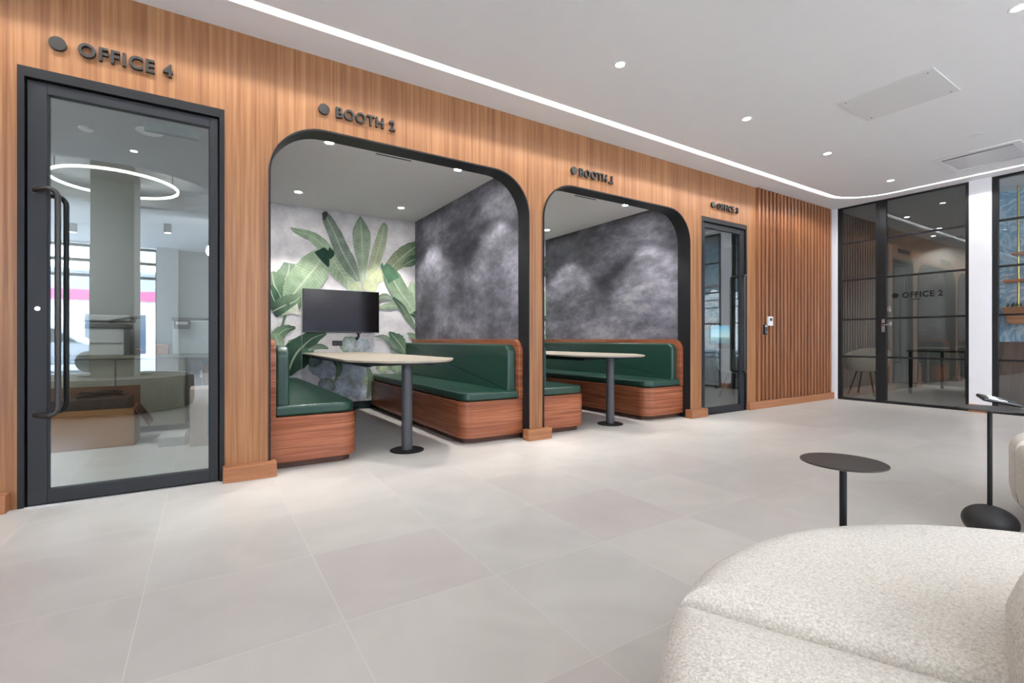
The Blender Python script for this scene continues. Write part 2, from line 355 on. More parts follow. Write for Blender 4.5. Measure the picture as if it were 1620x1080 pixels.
# ------------------------------------------------------------------ object helpers
def root_loc(p):
    v = Vector((0, 0, 0))
    while p is not None: v += p.location; p = p.parent
    return v
def obj(name, bm, mat, parent=None, sharp=35, smooth=True, label=None):
    me = bpy.data.meshes.new(name)
    bmesh.ops.recalc_face_normals(bm, faces=bm.faces)
    if parent is not None:
        bmesh.ops.translate(bm, vec=-root_loc(parent), verts=bm.verts)
    bm.to_mesh(me); bm.free()
    for m in (mat if isinstance(mat, (list, tuple)) else [mat]): me.materials.append(m)
    if smooth:
        for p in me.polygons: p.use_smooth = True
        me.set_sharp_from_angle(angle=R(sharp))
    o = bpy.data.objects.new(name, me); COL.objects.link(o); o.parent = parent
    if smooth:
        wn = o.modifiers.new('weighted normals', 'WEIGHTED_NORMAL'); wn.keep_sharp = True; wn.weight = 100
    if label: o['label'] = label
    return o
def islands(bm):
    seen = set(); out = []
    for f0 in bm.faces:
        if f0 in seen: continue
        st = [f0]; seen.add(f0); comp = []
        while st:
            f = st.pop(); comp.append(f)
            for v in f.verts:
                for g in v.link_faces:
                    if g not in seen: seen.add(g); st.append(g)
        nb = bmesh.new(); mp = {}
        for f in comp:
            for v in f.verts:
                if v not in mp: mp[v] = nb.verts.new(v.co)
            nb.faces.new([mp[v] for v in f.verts])
        out.append(nb)
    bm.free(); return out
def parts(name, bm, mat, parent, **k):
    return [obj(name, b, mat, parent, **k) for b in islands(bm)]
def thing(name, label, cat, loc=(0, 0, 0), group=None):
    o = bpy.data.objects.new(name, None); COL.objects.link(o); o.location = loc; o.empty_display_size = .1
    o['label'] = label; o['category'] = cat
    if group: o['group'] = group
    return o
def tag(o, label, cat, group=None):
    o['label'] = label; o['category'] = cat
    if group: o['group'] = group
    return o
def struct(name, bm, mat, parent=None, **k):
    o = obj(name, bm, mat, parent, **k)
    if parent is None: o['kind'] = 'structure'
    return o
def dup(r, loc, label=None, rotz=None):
    def cp(o, par):
        c = o.copy(); COL.objects.link(c)
        if par is not None: c.parent = par
        for ch in kids.get(o, []): cp(ch, c)
        return c
    kids = {}
    for o in COL.objects:
        if o.parent: kids.setdefault(o.parent, []).append(o)
    c = cp(r, None); c.location = loc
    if rotz is not None: c.rotation_euler = (0, 0, rotz)
    if label: c['label'] = label
    return c
B = bmesh.new

WY = 3.68      # front wall plane (faces -Y)
FX = 8.37      # glazed far wall plane (faces -X)
CZ = 2.98      # lobby ceiling
IZ = 2.62      # booth and office ceiling
DX = 2.332     # distance from booth to booth
O4 = (-.867, .109); O3 = (5.10, 6.05); DH = 2.44
A2 = (.381, 2.531); A1 = (.381+DX, 2.531+DX)

# ================================================================== SETTING
bm = B(); bx(bm, -5.2, 14, -8.6, 8.2, -.1, 0); struct('floor', bm, FLOOR, smooth=False)
# ceiling with the recessed linear light, vent opening and round tray
def loop(off):
    r = .62-off
    return fillet([(-3.9+off, -1.87+off), (8.14-off, -1.87+off), (8.14-off, 3.37-off), (-3.9+off, 3.37-off)], r, 16)
TRAY = [(-1+1.15*math.cos(a), -.9+1.15*math.sin(a)) for a in [2*math.pi*k/64 for k in range(64)]]
VENT = [(7.10, 1.40), (7.70, 1.40), (7.70, 1.98), (7.10, 1.98)]
bm = shape2d([[(-5.2, -2.3), (8.55, -2.3), (8.55, WY+.02), (-5.2, WY+.02)], loop(0), loop(.08), TRAY, VENT], .10)
bmesh.ops.translate(bm, vec=(0, 0, CZ), verts=bm.verts)
bx(bm, -5.2, 8.55, -2.3, WY+.02, CZ+.35, CZ+.4)       # upper slab
bx(bm, -5.2, 8.55, -2.32, -2.3, CZ, 3.4)              # fascia up to the higher ceiling
bx(bm, -5.2, 8.6, -8.6, -2.3, 3.36, 3.46)
lp = TRAY                                              # tray side
for i in range(64):
    p, q = lp[i], lp[(i+1) % 64]
    bm.faces.new([bm.verts.new((p[0], p[1], CZ+.09)), bm.verts.new((q[0], q[1], CZ+.09)), bm.verts.new((q[0], q[1], CZ+.3)), bm.verts.new((p[0], p[1], CZ+.3))])
vs = [bm.verts.new((p[0], p[1], CZ+.22)) for p in TRAY]; bm.faces.new(vs)
struct('ceiling', bm, CEIL, smooth=False)
# wood veneer front wall
PANEL = [(-5.2, 0), (6.26, 0), (6.26, CZ), (-5.2, CZ)]
def door_hole(d, h=DH): return [(d[0], -.02), (d[1], -.02), (d[1], h), (d[0], h)]
def arch(a, g=0, z0=-.02): return fillet([(a[0]-g, z0), (a[1]+g, z0), (a[1]+g, DH+g), (a[0]-g, DH+g)], [0, 0, .36+g, .36+g], 14)
def stand(bm, y):    # XY shape -> XZ plane with its thickness going to +Y from y
    bmesh.ops.transform(bm, matrix=Matrix(((1,0,0,0),(0,0,1,y),(0,1,0,0),(0,0,0,1))), verts=bm.verts)
    bmesh.ops.recalc_face_normals(bm, faces=bm.faces); return bm
def outl(x0, x1, holes):
    """outline of a wall standing on the floor whose openings reach the floor"""
    pts = [(x0, CZ), (x0, 0)]
    for h in sorted(holes, key=lambda h: h[0][0]):
        pts += h
    pts += [(x1, 0), (x1, CZ)]
    return pts
def dh(d): return [(d[0], 0), (d[0], DH), (d[1], DH), (d[1], 0)]
def ah(a, g=0):
    q = fillet([(a[0]-g, 0), (a[0]-g, DH+g), (a[1]+g, DH+g), (a[1]+g, 0)], [0, .36+g, .36+g, 0], 14); return q
bm = stand(shape2d([outl(-5.2, 6.26, [dh(O4), ah(A2, .012), ah(A1, .012), dh(O3)])], .02), WY)
struct('wall_front', bm, W_WALL, smooth=False)
bm = stand(shape2d([outl(-5.2, 8.6, [dh(O4), ah(A2, .012), ah(A1, .012), dh(O3)])], .13), WY+.02)
struct('wall_front_core', bm, WHITE, smooth=False)
# black linings of the two arched openings
for k, a in enumerate((A2, A1)):
    q = ah(a, .012); p = ah(a)
    bm = stand(shape2d([q + p[::-1]], .175), WY-.012)
    struct('trim_%d' % (1+k), bm, BLACK, sharp=25)
# slatted panel
bm = B(); bx(bm, 6.26, FX-.02, WY+.005, WY+.02, 0, CZ, mi=1)
n = 22; pit = (FX-.03-6.27)/n
for i in range(n):
    x = 6.27+i*pit
    bx(bm, x, x+pit*.56, WY-.035, WY+.01, .1, CZ, .004, 1)
struct('wall_slats', bm, [W_SLAT, plain('dark slat backing', srgb(70, 38, 24), .7)], smooth=False)
# skirting blocks
for k, (x0, x1) in enumerate([(-5.2, -.895), (.098, .413), (2.487, 2.757), (4.819, 5.125), (6.04, FX-.02)]):
    bm = B(); bx(bm, x0, x1, WY-.075 if k < 4 else WY-.055, WY+.02, 0, .10, .004)
    struct('baseboard_%s' % ['left', 'between_door_and_booth', 'between_booths', 'right_of_booth', 'slats'][k], bm, W_SKIRT)
# walls behind
def wallbox(name, x0, x1, y0, y1, z0, z1, mat):
    bm = B(); bx(bm, x0, x1, y0, y1, z0, z1); return struct(name, bm, mat, smooth=False)
YB = 6.57
wallbox('wall_office_left', -3.2, -3.1, WY+.15, 6.7, 0, 2.7, GREYW)
wallbox('wall_office_back', -3.1, .27, 6.6, 6.7, 0, 2.7, GREYW)
wallbox('ceiling_office', -3.1, .27, WY+.15, 6.6, IZ, IZ+.08, GREYW)
for k in (0, 1):
    d = DX*k; tagk = ('second', 'first')[k]
    # booth side walls, 14 cm apart from the neighbours
    bm = B(); bx(bm, .27+d, .365+d, WY+.15, YB+.1, 0, 2.7); struct('wall_%s_booth_left' % tagk, bm, PLASTER, smooth=False)
    bm = B(); bx(bm, 2.55+d, 2.602+d, WY+.15, YB+.1, 0, 2.7); struct('wall_%s_booth_right' % tagk, bm, PLASTER, smooth=False)
    bm = B(); bx(bm, .365+d, 2.55+d, YB+.01, YB+.1, 0, 2.7); struct('wall_%s_booth_back' % tagk, bm, WHITE, smooth=False)
    bm = B(); bx(bm, .365+d, 2.55+d, WY+.15, YB+.01, IZ, IZ+.08); struct('ceiling_%s_booth' % tagk, bm, CEIL, smooth=False)
    bm = B(); bx(bm, .365+d, 2.55+d, YB-.02, YB-.002, 0, .1, .003); struct('baseboard_%s_booth_back' % tagk, bm, SKIRTD)
wallbox('wall_office_three_left', 4.94, 5.04, WY+.15, 6.7, 0, 2.7, GREYW)
wallbox('wall_office_three_back', 5.04, 8.6, 6.6, 6.7, 0, 2.7, GREYW)
wallbox('ceiling_office_three', 5.04, 8.6, WY+.15, 6.6, 2.7, 2.78, GREYW)
wallbox('wall_office_three_right', 8.5, 8.6, WY+.15, 6.6, 0, 2.7, GREYW)

# ================================================================== MURAL (printed leaves, one wallpaper mesh)
C_, S_ = .842, .539
def onwall(px, py, y=YB):
    l = (px-810)/759.; z = -(py-537)/759.; rx = l*C_+S_; ry = -l*S_+C_; t = y/ry
    return (rx*t, z*t+.93)
def cw(cx_, cy_): return onwall(420+cx_/6.352, 310+cy_/6.352)
def catmull(P, n=24):
    P = [Vector(p) for p in P]; Q = [P[0]*2-P[1]] + P + [P[-1]*2-P[-2]]; out = []
    for k in range(n+1):
        u = k/n*(len(P)-1); i = min(int(u), len(P)-2); t = u-i; a, b, c, d = Q[i:i+4]
        out.append(.5*((2*b)+(c-a)*t+(2*a-5*b+4*c-d)*t*t+(3*b-a-3*c+d)*t**3))
    return out
mb = B(); uvl = mb.loops.layers.uv.new('UVMap'); cl = mb.loops.layers.float_color.new('Col')
lay = [0]
SC_ = (cw(1000, 500)[0]-cw(900, 500)[0])/100.
def leaf(mid, wid, c0, c1, mi=1, ragged=0.0):
    """mid: crop-pixel points from tip to root, wid: half widths (crop pixels) at those points"""
    lay[0] += 1; y = YB - .0012 - lay[0]*.0004
    P = catmull([cw(*p) for p in mid]); Wd = catmull([(q, 0) for q in wid]); n = len(P)
    rows = []
    for i, p in enumerate(P):
        d = (P[min(i+1, n-1)]-P[max(i-1, 0)]).normalized(); nn = Vector((-d.y, d.x)); w0 = max(Wd[i].x, 2)*SC_
        wl = w0*(1+ragged*random.uniform(-1, 1)); wr = w0*(1+ragged*random.uniform(-1, 1))
        rows.append([mb.verts.new((q.x, y, q.y)) for q in (p+nn*wl, p, p-nn*wr)])
    for i in range(n-1):
        for s in (0, 1):
            vs = [rows[i][s], rows[i][s+1], rows[i+1][s+1], rows[i+1][s]]
            f = mb.faces.new(vs); f.material_index = mi
            us = [(i/(n-1), (0, .5, 1)[s]), (i/(n-1), (0, .5, 1)[s+1]), ((i+1)/(n-1), (0, .5, 1)[s+1]), ((i+1)/(n-1), (0, .5, 1)[s])]
            for lp_, u in zip(f.loops, us):
                lp_[uvl].uv = u; t = u[0]; lp_[cl] = [c0[j]*(1-t)+c1[j]*t for j in range(3)]+[1]
def disc(cx_, cy_, r, c0, c1, sq=.85, a0=0, span=6.283):
    lay[0] += 1; y = YB - .0012 - lay[0]*.0004; n = 40
    c = mb.verts.new((cw(cx_, cy_)[0], y, cw(cx_, cy_)[1])); ring = []
    for i in range(n+1):
        a = a0+span*i/n; rr = r*(1+.06*math.sin(a*5)+.04*math.sin(a*11))
        q = cw(cx_+rr*math.cos(a), cy_+rr*sq*math.sin(a)); ring.append(mb.verts.new((q[0], y, q[1])))
    for i in range(n):
        f = mb.faces.new([c, ring[i], ring[i+1]]); f.material_index = 2
        for lp_, (u, e) in zip(f.loops, ((i/n, 0), (i/n, 1), ((i+1)/n, 1))):
            lp_[uvl].uv = (u, .75); lp_[cl] = [c0[j]*(1-e)+c1[j]*e for j in range(3)]+[1]
def patch(pts, c):
    lay[0] += 1; y = YB - .0012 - lay[0]*.0004
    f = mb.faces.new([mb.verts.new((cw(*p)[0], y, cw(*p)[1])) for p in pts]); f.material_index = 1
    for lp_ in f.loops: lp_[uvl].uv = (.3, .8); lp_[cl] = c
GL = srgb(164, 182, 152); GM = srgb(126, 150, 120); GD = srgb(66, 100, 76); GG = srgb(120, 138, 120); GY = srgb(190, 196, 158); GDD = srgb(24, 60, 46); GB = srgb(168, 182, 188); GBL = srgb(212, 222, 228); GGr = srgb(122, 134, 122)
g0 = [mb.verts.new(p) for p in ((.365, YB, 0.0), (2.55, YB, 0.0), (2.55, YB, IZ), (.365, YB, IZ))]
f = mb.faces.new(g0)
# lotus pads low on the wall
disc(330, 1560, 150, GG, GM); disc(850, 1500, 110, GBL, GG); disc(960, 1500, 80, GBL, GB)
disc(590, 1700, 160, GBL, GB); disc(470, 1640, 90, GB, GG); disc(880, 1740, 165, GBL, GB)
disc(760, 1930, 130, GBL, GB); disc(950, 1960, 110, GBL, GB); disc(1060, 1850, 90, GY, GL); disc(1180, 1720, 70, GY, GL)
disc(1330, 1700, 90, GL, GM); disc(600, 1900, 90, GB, GGr)
leaf([(690, 1640), (730, 1730), (680, 1880)], [30, 30, 4], GD, GM)
leaf([(1010, 1690), (1040, 1850), (1010, 2030)], [16, 26, 14], GM, GG)
# back palm
leaf([(1470, 860), (1480, 950), (1505, 1080), (1520, 1250)], [20, 60, 60, 30], GL, GM, ragged=.08)
leaf([(1560, 470), (1400, 590), (1210, 760), (1010, 930)], [40, 90, 60, 16], GD, GY, ragged=.06)
leaf([(1560, 610), (1450, 660), (1380, 700)], [30, 55, 20], GDD, GM)
leaf([(1190, 272), (1188, 330), (1140, 520), (1085, 700), (1010, 930)], [14, 44, 60, 50, 8], GG, GY, ragged=.06)
leaf([(250, 318), (330, 360), (450, 400), (560, 480), (640, 580), (740, 740), (880, 930)], [3, 30, 46, 60, 60, 90, 40], GM, GL, ragged=.08)
leaf([(598, 158), (620, 230), (690, 370), (770, 560), (860, 720), (940, 860)], [16, 50, 66, 78, 66, 12], GGr, GG, ragged=.05)
patch([(565, 175), (600, 152), (628, 180), (600, 240), (585, 250)], srgb(60, 66, 62))
leaf([(952, 205), (958, 300), (965, 400), (970, 560), (978, 720), (985, 930)], [4, 66, 92, 74, 40, 12], GG, GL, ragged=.03)
leaf([(930, 860), (900, 930), (880, 1000)], [12, 60, 60], GY, GL)
leaf([(1160, 740), (1080, 850), (1030, 960)], [14, 60, 70], GY, GY)
# left big leaves
leaf([(240, 675), (225, 780), (170, 900), (120, 1040)], [50, 90, 110, 70], GG, GM, ragged=.04)
leaf([(60, 760), (90, 900), (150, 1010)], [30, 110, 60], GM, GD, ragged=.05)
leaf([(600, 560), (520, 690), (400, 840), (300, 960), (190, 1120)], [70, 135, 150, 120, 20], GL, GM, ragged=.04)
patch([(488, 566), (588, 515), (640, 560), (640, 700), (628, 718), (556, 648)], GDD)
patch([(640, 512), (690, 562), (688, 600), (650, 640), (618, 590)], GDD)
leaf([(40, 900), (70, 1010), (120, 1120)], [30, 60, 20], GD, GDD)
leaf([(70, 1160), (170, 1110), (290, 1060), (350, 1010)], [60, 80, 80, 40], GDD, GM, ragged=.1)
leaf([(230, 1060), (200, 1180), (160, 1330)], [12, 12, 9], GD, GD)
leaf([(330, 1140), (270, 1150), (160, 1200)], [60, 26, 6], srgb(214, 208, 196), GL)
leaf([(300, 1320), (180, 1350), (60, 1470)], [10, 50, 70], GDD, GM, ragged=.12)
leaf([(90, 1380), (120, 1470), (160, 1560)], [30, 60, 20], GM, GL)
leaf([(600, 1380), (460, 1430), (350, 1530), (270, 1650), (220, 1800)], [10, 70, 110, 130, 30], GD, GDD, ragged=.05)
leaf([(620, 1530), (530, 1510), (420, 1545)], [8, 26, 12], GD, GG)
# right side leaves
leaf([(1130, 1125), (1230, 1105), (1330, 1105), (1430, 1150), (1510, 1200)], [6, 38, 30, 36, 30], GL, GDD, ragged=.08)
leaf([(1200, 690), (1260, 800), (1330, 930), (1420, 1060), (1490, 1160)], [26, 84, 96, 90, 50], GD, GL, ragged=.05)
patch([(1148, 700), (1172, 668), (1186, 712), (1215, 676), (1262, 706), (1342, 820), (1230, 880), (1180, 770)], GD)
leaf([(1280, 1020), (1360, 1110), (1430, 1220), (1500, 1330)], [10, 34, 30, 14], GDD, GM)
leaf([(1240, 1365), (1310, 1440), (1370, 1520), (1430, 1620)], [10, 70, 66, 30], GD, GM, ragged=.15)
leaf([(1420, 1380), (1480, 1410), (1530, 1480)], [8, 34, 40], GM, GM, ragged=.15)
leaf([(1090, 1410), (1200, 1420), (1290, 1520), (1360, 1590)], [4, 24, 26, 14], GG, GG, ragged=.1)
leaf([(1250, 1530), (1310, 1548), (1360, 1580)], [6, 14, 8], GG, GD)
leaf([(1110, 1040), (1200, 1010), (1280, 1050)], [20, 34, 10], GG, GG)
# trim at the booth walls, floor and ceiling
for co, no in (((.366, 0, 0), (-1, 0, 0)), ((2.549, 0, 0), (1, 0, 0)), ((0, 0, .004), (0, 0, -1)), ((0, 0, IZ-.002), (0, 0, 1))):
    bmesh.ops.bisect_plane(mb, geom=mb.verts[:]+mb.edges[:]+mb.faces[:], plane_co=co, plane_no=no, clear_outer=True)
PX0, PX1 = 1.03, 1.93
pb = mb.copy()
for co, no in (((PX0, 0, 0), (-1, 0, 0)), ((PX1, 0, 0), (1, 0, 0)), ((0, 0, 1.55), (0, 0, 1)), ((0, 0, .11), (0, 0, -1))):
    bmesh.ops.bisect_plane(pb, geom=pb.verts[:]+pb.edges[:]+pb.faces[:], plane_co=co, plane_no=no, clear_outer=True)
bmesh.ops.translate(pb, vec=(0, -.06, 0), verts=pb.verts)
def raw(name, bm_, mats):
    me = bpy.data.meshes.new(name); bm_.to_mesh(me)
    for m in mats: me.materials.append(m)
    o = bpy.data.objects.new(name, me); COL.objects.link(o); o['kind'] = 'structure'; return o
mur = raw('wall_mural', mb, [MURAL, LEAF, LOTUS])
m2 = mur.copy(); COL.objects.link(m2); m2.location.x = DX
pan = raw('wall_mural_panel', pb, [MURAL, LEAF, LOTUS])
bm = B(); bx(bm, PX0, PX1, YB-.059, YB-.004, .11, 1.55); struct('trim_3', bm, WHITE, smooth=False)

# ================================================================== LIGHT FITTINGS
# linear recessed light
def ring_wall(bm, pts, z0, z1, mi):
    n = len(pts)
    a = [bm.verts.new((p[0], p[1], z0)) for p in pts]; b = [bm.verts.new((p[0], p[1], z1)) for p in pts]
    for i in range(n): bm.faces.new([a[i], a[(i+1) % n], b[(i+1) % n], b[i]]).material_index = mi
t = thing('linear_light', 'continuous recessed white linear light running round the lobby ceiling', 'ceiling light', (2, .75, CZ))
bm = B(); ring_wall(bm, loop(-.001), CZ+.001, CZ+.1, 0); ring_wall(bm, loop(.081), CZ+.001, CZ+.1, 0)
obj('channel', bm, CEIL, t, smooth=False)
bm = B(); po, pi = loop(.002), loop(.079); n = len(po)
c2_ = [bm.verts.new((p[0], p[1], CZ+.075)) for p in po]; d2_ = [bm.verts.new((p[0], p[1], CZ+.075)) for p in pi]
for i in range(n): bm.faces.new([c2_[i], d2_[i], d2_[(i+1) % n], c2_[(i+1) % n]])
obj('channel_top', bm, WHITE, t, smooth=False)
bm = B(); po, pi = loop(.062), loop(.078)
a = [bm.verts.new((p[0], p[1], CZ+.070)) for p in po]; b = [bm.verts.new((p[0], p[1], CZ+.070)) for p in pi]
for i in range(n): bm.faces.new([a[i], b[i], b[(i+1) % n], a[(i+1) % n]])
obj('led_strip', bm, LEDM, t, smooth=False)
# ring light round the column in its tray
t = thing('ring_light', 'glowing white ring light in the round ceiling tray, reflected in the OFFICE 4 door', 'ceiling light', (-1, -.9, CZ+.05))
bm = B(); bmr = [(.668, -.015), (.69, -.015), (.69, .015), (.668, .015)]
n = 64
for i in range(n):
    pass
vv = [[bm.verts.new((-1+r*math.cos(2*math.pi*i/n), -.9+r*math.sin(2*math.pi*i/n), CZ+.05+z)) for (r, z) in bmr] for i in range(n)]
for i in range(n):
    for k in range(4): bm.faces.new([vv[i][k], vv[(i+1) % n][k], vv[(i+1) % n][(k+1) % 4], vv[i][(k+1) % 4]])
obj('glowing_ring', bm, emis('ring glow', (1, .97, .9, 1), 9), t)
bm = B()
for k in range(3):
    a = k*2.094+.4; cyl(bm, (-1+.68*math.cos(a), -.9+.68*math.sin(a), CZ+.06), .006, .16, 8)
parts('suspension_rod', bm, BLACK, t)

def spot(name, loc, parent, watts, ang, blend=.6, rad=.03, col=(1, .97, .93)):
    l = bpy.data.lights.new(name, 'SPOT'); l.energy = watts; l.spot_size = R(ang); l.spot_blend = blend; l.shadow_soft_size = rad; l.color = col
    o = bpy.data.objects.new(name, l); COL.objects.link(o); o.parent = parent; o.location = Vector(loc)-root_loc(parent); return o
def make_downlight(x, y, z, watts, ang, label, group, name='downlight', blend=.6, lens=None):
    t = thing(name, label, 'ceiling light', (x, y, z), group)
    bm = B(); lathe(bm, [(.034, -.001), (.045, -.004), (.05, 0), (.05, .002), (.034, .002)], (x, y, z), 24)
    obj('trim_ring', bm, WHITE, t)
    bm = B(); cyl(bm, (x, y, z-.0015), .034, .001, 20); obj('lens', bm, lens or LENS, t)
    spot('lamp', (x, y, z-.012), t, watts, ang, blend)
    return t
DL = {(2.61, 2.57): 'recessed downlight in the lobby ceiling nearest the camera over the booths',
      (4.24, 2.58): 'lobby downlight second from the camera in the row along the wood wall',
      (5.78, 2.58): 'lobby downlight third from the camera in the row along the wood wall',
      (7.45, 2.59): 'farthest recessed downlight of the row along the wood wall, near the glass front',
      (4.24, .81): 'recessed downlight cut by the top right corner of the picture'}
first = None
for x in (-2.28, -.65, .98, 2.61, 4.24, 5.78, 7.45):
    for y in (2.58, .81, -1.1):
        if (abs(x+.65) < .1 and y < 0): continue
        key = min(DL, key=lambda k: (k[0]-x)**2+(k[1]-y)**2)
        lab = DL[key] if (key[0]-x)**2+(key[1]-y)**2 < .01 else 'recessed lobby ceiling downlight outside the picture, behind or beside the camera'
        if first is None: first = make_downlight(x, y, CZ, SPOT_W, 100, lab, 'lobby ceiling downlights')
        else:
            dd = dup(first, (x, y, CZ), lab)
for k in (0, 1):
    for j, (x, y) in enumerate([(.9, 4.31), (.9, 5.95), (2.12, 5.95), (2.12, 4.31)]):
        lab = 'small round downlight in the booth ceiling of %s, %s' % (('BOOTH 2', 'BOOTH 1')[k], ['front left', 'back left', 'back right at the mural', 'front right'][j])
        if k == 0 and j == 0: fb = make_downlight(x, y, IZ, BOOTH_W, 92, lab, 'booth ceiling downlights', blend=.35, lens=emis('booth lamp lens', (1, .98, .95, 1), 230))
        else: dup(fb, (x+DX*k, y, IZ), lab)
# small sprinklers / vents in the booth ceilings
for k in (0, 1):
    bm = B(); lathe(bm, [(.028, -.003), (.032, 0), (.032, .002), (.028, .002)], (1.37+DX*k, 5.12, IZ), 20); cyl(bm, (1.37+DX*k, 5.12, IZ-.008), .014, .01, 12)
    tag(obj('sprinkler_cap', bm, WHITE), 'white sprinkler cover in the ceiling of %s' % ('BOOTH 2', 'BOOTH 1')[k], 'sprinkler', 'booth sprinklers')
    t = thing('ceiling_diffuser', 'slim slot air diffuser in the ceiling of %s above the arch' % ('BOOTH 2', 'BOOTH 1')[k], 'air vent', (1.47+DX*k, 4.3, IZ), 'booth slot diffusers')
    bm = B(); bx(bm, 1.3+DX*k, 1.65+DX*k, 4.24, 4.36, IZ-.004, IZ, .001, 1); obj('frame', bm, WHITE, t)
    bm = B(); bx(bm, 1.31+DX*k, 1.64+DX*k, 4.255, 4.275, IZ-.0055, IZ-.001); bx(bm, 1.31+DX*k, 1.64+DX*k, 4.32, 4.34, IZ-.0055, IZ-.001); parts('slot', bm, BLACK, t)
# lobby ceiling fittings
t = thing('ceiling_panel', 'flat pale grey rectangular access panel with corner screws in the lobby ceiling', 'access panel', (4.92, 1.66, CZ))
bm = B(); bx(bm, 4.62, 5.23, 1.33, 1.99, CZ-.006, CZ, .002, 1); obj('panel', bm, plain('panel grey', srgb(218, 218, 218), .7), t)
for (x, y) in ((4.67, 1.38), (5.18, 1.38), (4.67, 1.94), (5.18, 1.94)):
    bm = B(); cyl(bm, (x, y, CZ-.009), .006, .004, 10); obj('screw', bm, CHROME, t)
t = thing('air_vent', 'white square ceiling air vent with a dark slot above the OFFICE 2 glass', 'air vent', (7.4, 1.69, CZ))
bm = shape2d([[(7.03, 1.33), (7.77, 1.33), (7.77, 2.05), (7.03, 2.05)], VENT], .008); bmesh.ops.translate(bm, vec=(0, 0, CZ-.008), verts=bm.verts)
obj('frame', bm, WHITE, t, smooth=False)
bm = B(); bx(bm, 7.10, 7.70, 1.40, 1.98, CZ+.12, CZ+.13); bx(bm, 7.095, 7.10, 1.4, 1.98, CZ, CZ+.12); bx(bm, 7.70, 7.705, 1.4, 1.98, CZ, CZ+.12); bx(bm, 7.1, 7.7, 1.98, 1.985, CZ, CZ+.12); bx(bm, 7.1, 7.7, 1.395, 1.4, CZ, CZ+.12)
obj('duct', bm, plain('duct dark', srgb(52, 52, 54), .7), t, smooth=False)
bm = B(); bx(bm, 7.165, 7.70, 1.402, 1.978, CZ-.001, CZ+.006, .002, 2); obj('face_plate', bm, plain('vent white', srgb(214, 214, 216), .4), t)
bm = B(); lathe(bm, [(.055, -.004), (.062, 0), (.062, .002), (.055, .002)], (6.51, 1.54, CZ), 28)
tag(obj('sprinkler_cap', bm, WHITE), 'thin white sprinkler cover in the lobby ceiling before the square vent', 'sprinkler')
# surface cylinder lights of the far lobby
fc = None
for j, (x, y, lab) in enumerate([(-.66, -5.0, 'white cylinder ceiling light of the street side, nearer the grey wall'), (-2.33, -6.0, 'white cylinder ceiling light of the street side, nearer the window'), (2.2, -5.0, 'white cylinder ceiling light of the street side, deeper in the lobby')]):
    if fc is None:
        fc = thing('cylinder_light', lab, 'ceiling light', (x, y, 3.36), 'cylinder ceiling lights')
        bm = B(); cyl(bm, (x, y, 3.18), .07, .18, 24, bev=.004); obj('housing', bm, plain('cylinder grey', srgb(140, 142, 144), .5), fc)
        bm = B(); cyl(bm, (x, y, 3.176), .058, .003, 20); obj('lens', bm, LENS, fc)
        spot('lamp', (x, y, 3.16), fc, SPOT_W*3, 120)
    else: dup(fc, (x, y, 3.36), lab)
GLOW = emis('opal globe', (1, .985, .97, 1), 85)
gp = None
for j, (x, y, lab) in enumerate([(.17, -4.0, 'white glass globe pendant reflected at the right edge of the OFFICE 4 door'),
        (2.4, -3.4, 'white globe pendant behind the camera, first of the lounge row'), (4.6, -3.4, 'white globe pendant behind the camera, second of the lounge row'),  # from here on the globes are added, unseen, to brighten the ceiling
        (6.8, -3.4, 'white globe pendant behind the camera, by the right wall'), (3.5, -5.6, 'white globe pendant of the street side, over the middle of the lounge'),
        (5.8, -5.6, 'white globe pendant of the street side, by the right wall')]):
    if gp is None:
        gp = thing('globe_pendant', lab, 'pendant lamp', (x, y, 2.72), 'white globe pendants')
        bm = B(); bmesh.ops.create_uvsphere(bm, u_segments=28, v_segments=16, radius=.15, matrix=Matrix.Translation((x, y, 2.72))); obj('globe', bm, GLOW, gp)
        bm = B(); cyl(bm, (x, y, 2.86), .006, .5, 8); obj('cord', bm, BLACK, gp)
        bm = B(); cyl(bm, (x, y, 3.34), .05, .02, 16); obj('ceiling_rose', bm, BLACK, gp)
    else: dup(gp, (x, y, 2.72), lab)

# ================================================================== SIGNS
def sign(name, text, x_dot, x0, x1, zc, label, face='Y'):
    t = thing(name, label, 'sign', (x_dot, WY-.01, zc), 'dark metal room signs')
    bm = textbm(text, .11, .011, .003)
    xs = [v.co.x for v in bm.verts]; ys = [v.co.y for v in bm.verts]; w = max(xs)-min(xs); hh = max(ys)-min(ys)
    M = Matrix.Translation((x0, WY-.012, zc)) @ Matrix(((1,0,0,0),(0,0,-1,0),(0,1,0,0),(0,0,0,1))) @ Matrix.Diagonal(((x1-x0)/w, .080/hh, 1, 1)) @ Matrix.Translation((-min(xs), -(max(ys)+min(ys))/2, 0))
    bmesh.ops.transform(bm, matrix=M, verts=bm.verts)
    if text.endswith('1'): bx(bm, x1-.052, x1+.008, WY-.023, WY-.001, zc-.041, zc-.026)
    bmesh.ops.remove_doubles(bm, verts=bm.verts, dist=1e-5); parts('letter', bm, SIGN, t, smooth=False)
    bm = B(); cyl(bm, (x_dot, WY-.023, zc), .038, .0225, 40, axis='Y', bev=.001)
    obj('dot', bm, SIGN, t)
    return t
sign('room_sign', 'OFFICE 4', -.70, -.614, -.167, 2.60, 'raised dark metal OFFICE 4 sign with a round dot above the left glass door')
sign('room_sign', 'BOOTH 2', .728, .812, 1.257, 2.60, 'raised dark metal BOOTH 2 sign with a round dot above the nearer arch')
sign('room_sign', 'BOOTH 1', 3.075, 3.146, 3.594, 2.60, 'raised dark metal BOOTH 1 sign with a round dot above the farther arch')
sign('room_sign', 'OFFICE 3', 5.31, 5.392, 5.835, 2.60, 'raised dark metal OFFICE 3 sign with a round dot above the narrow glass door')
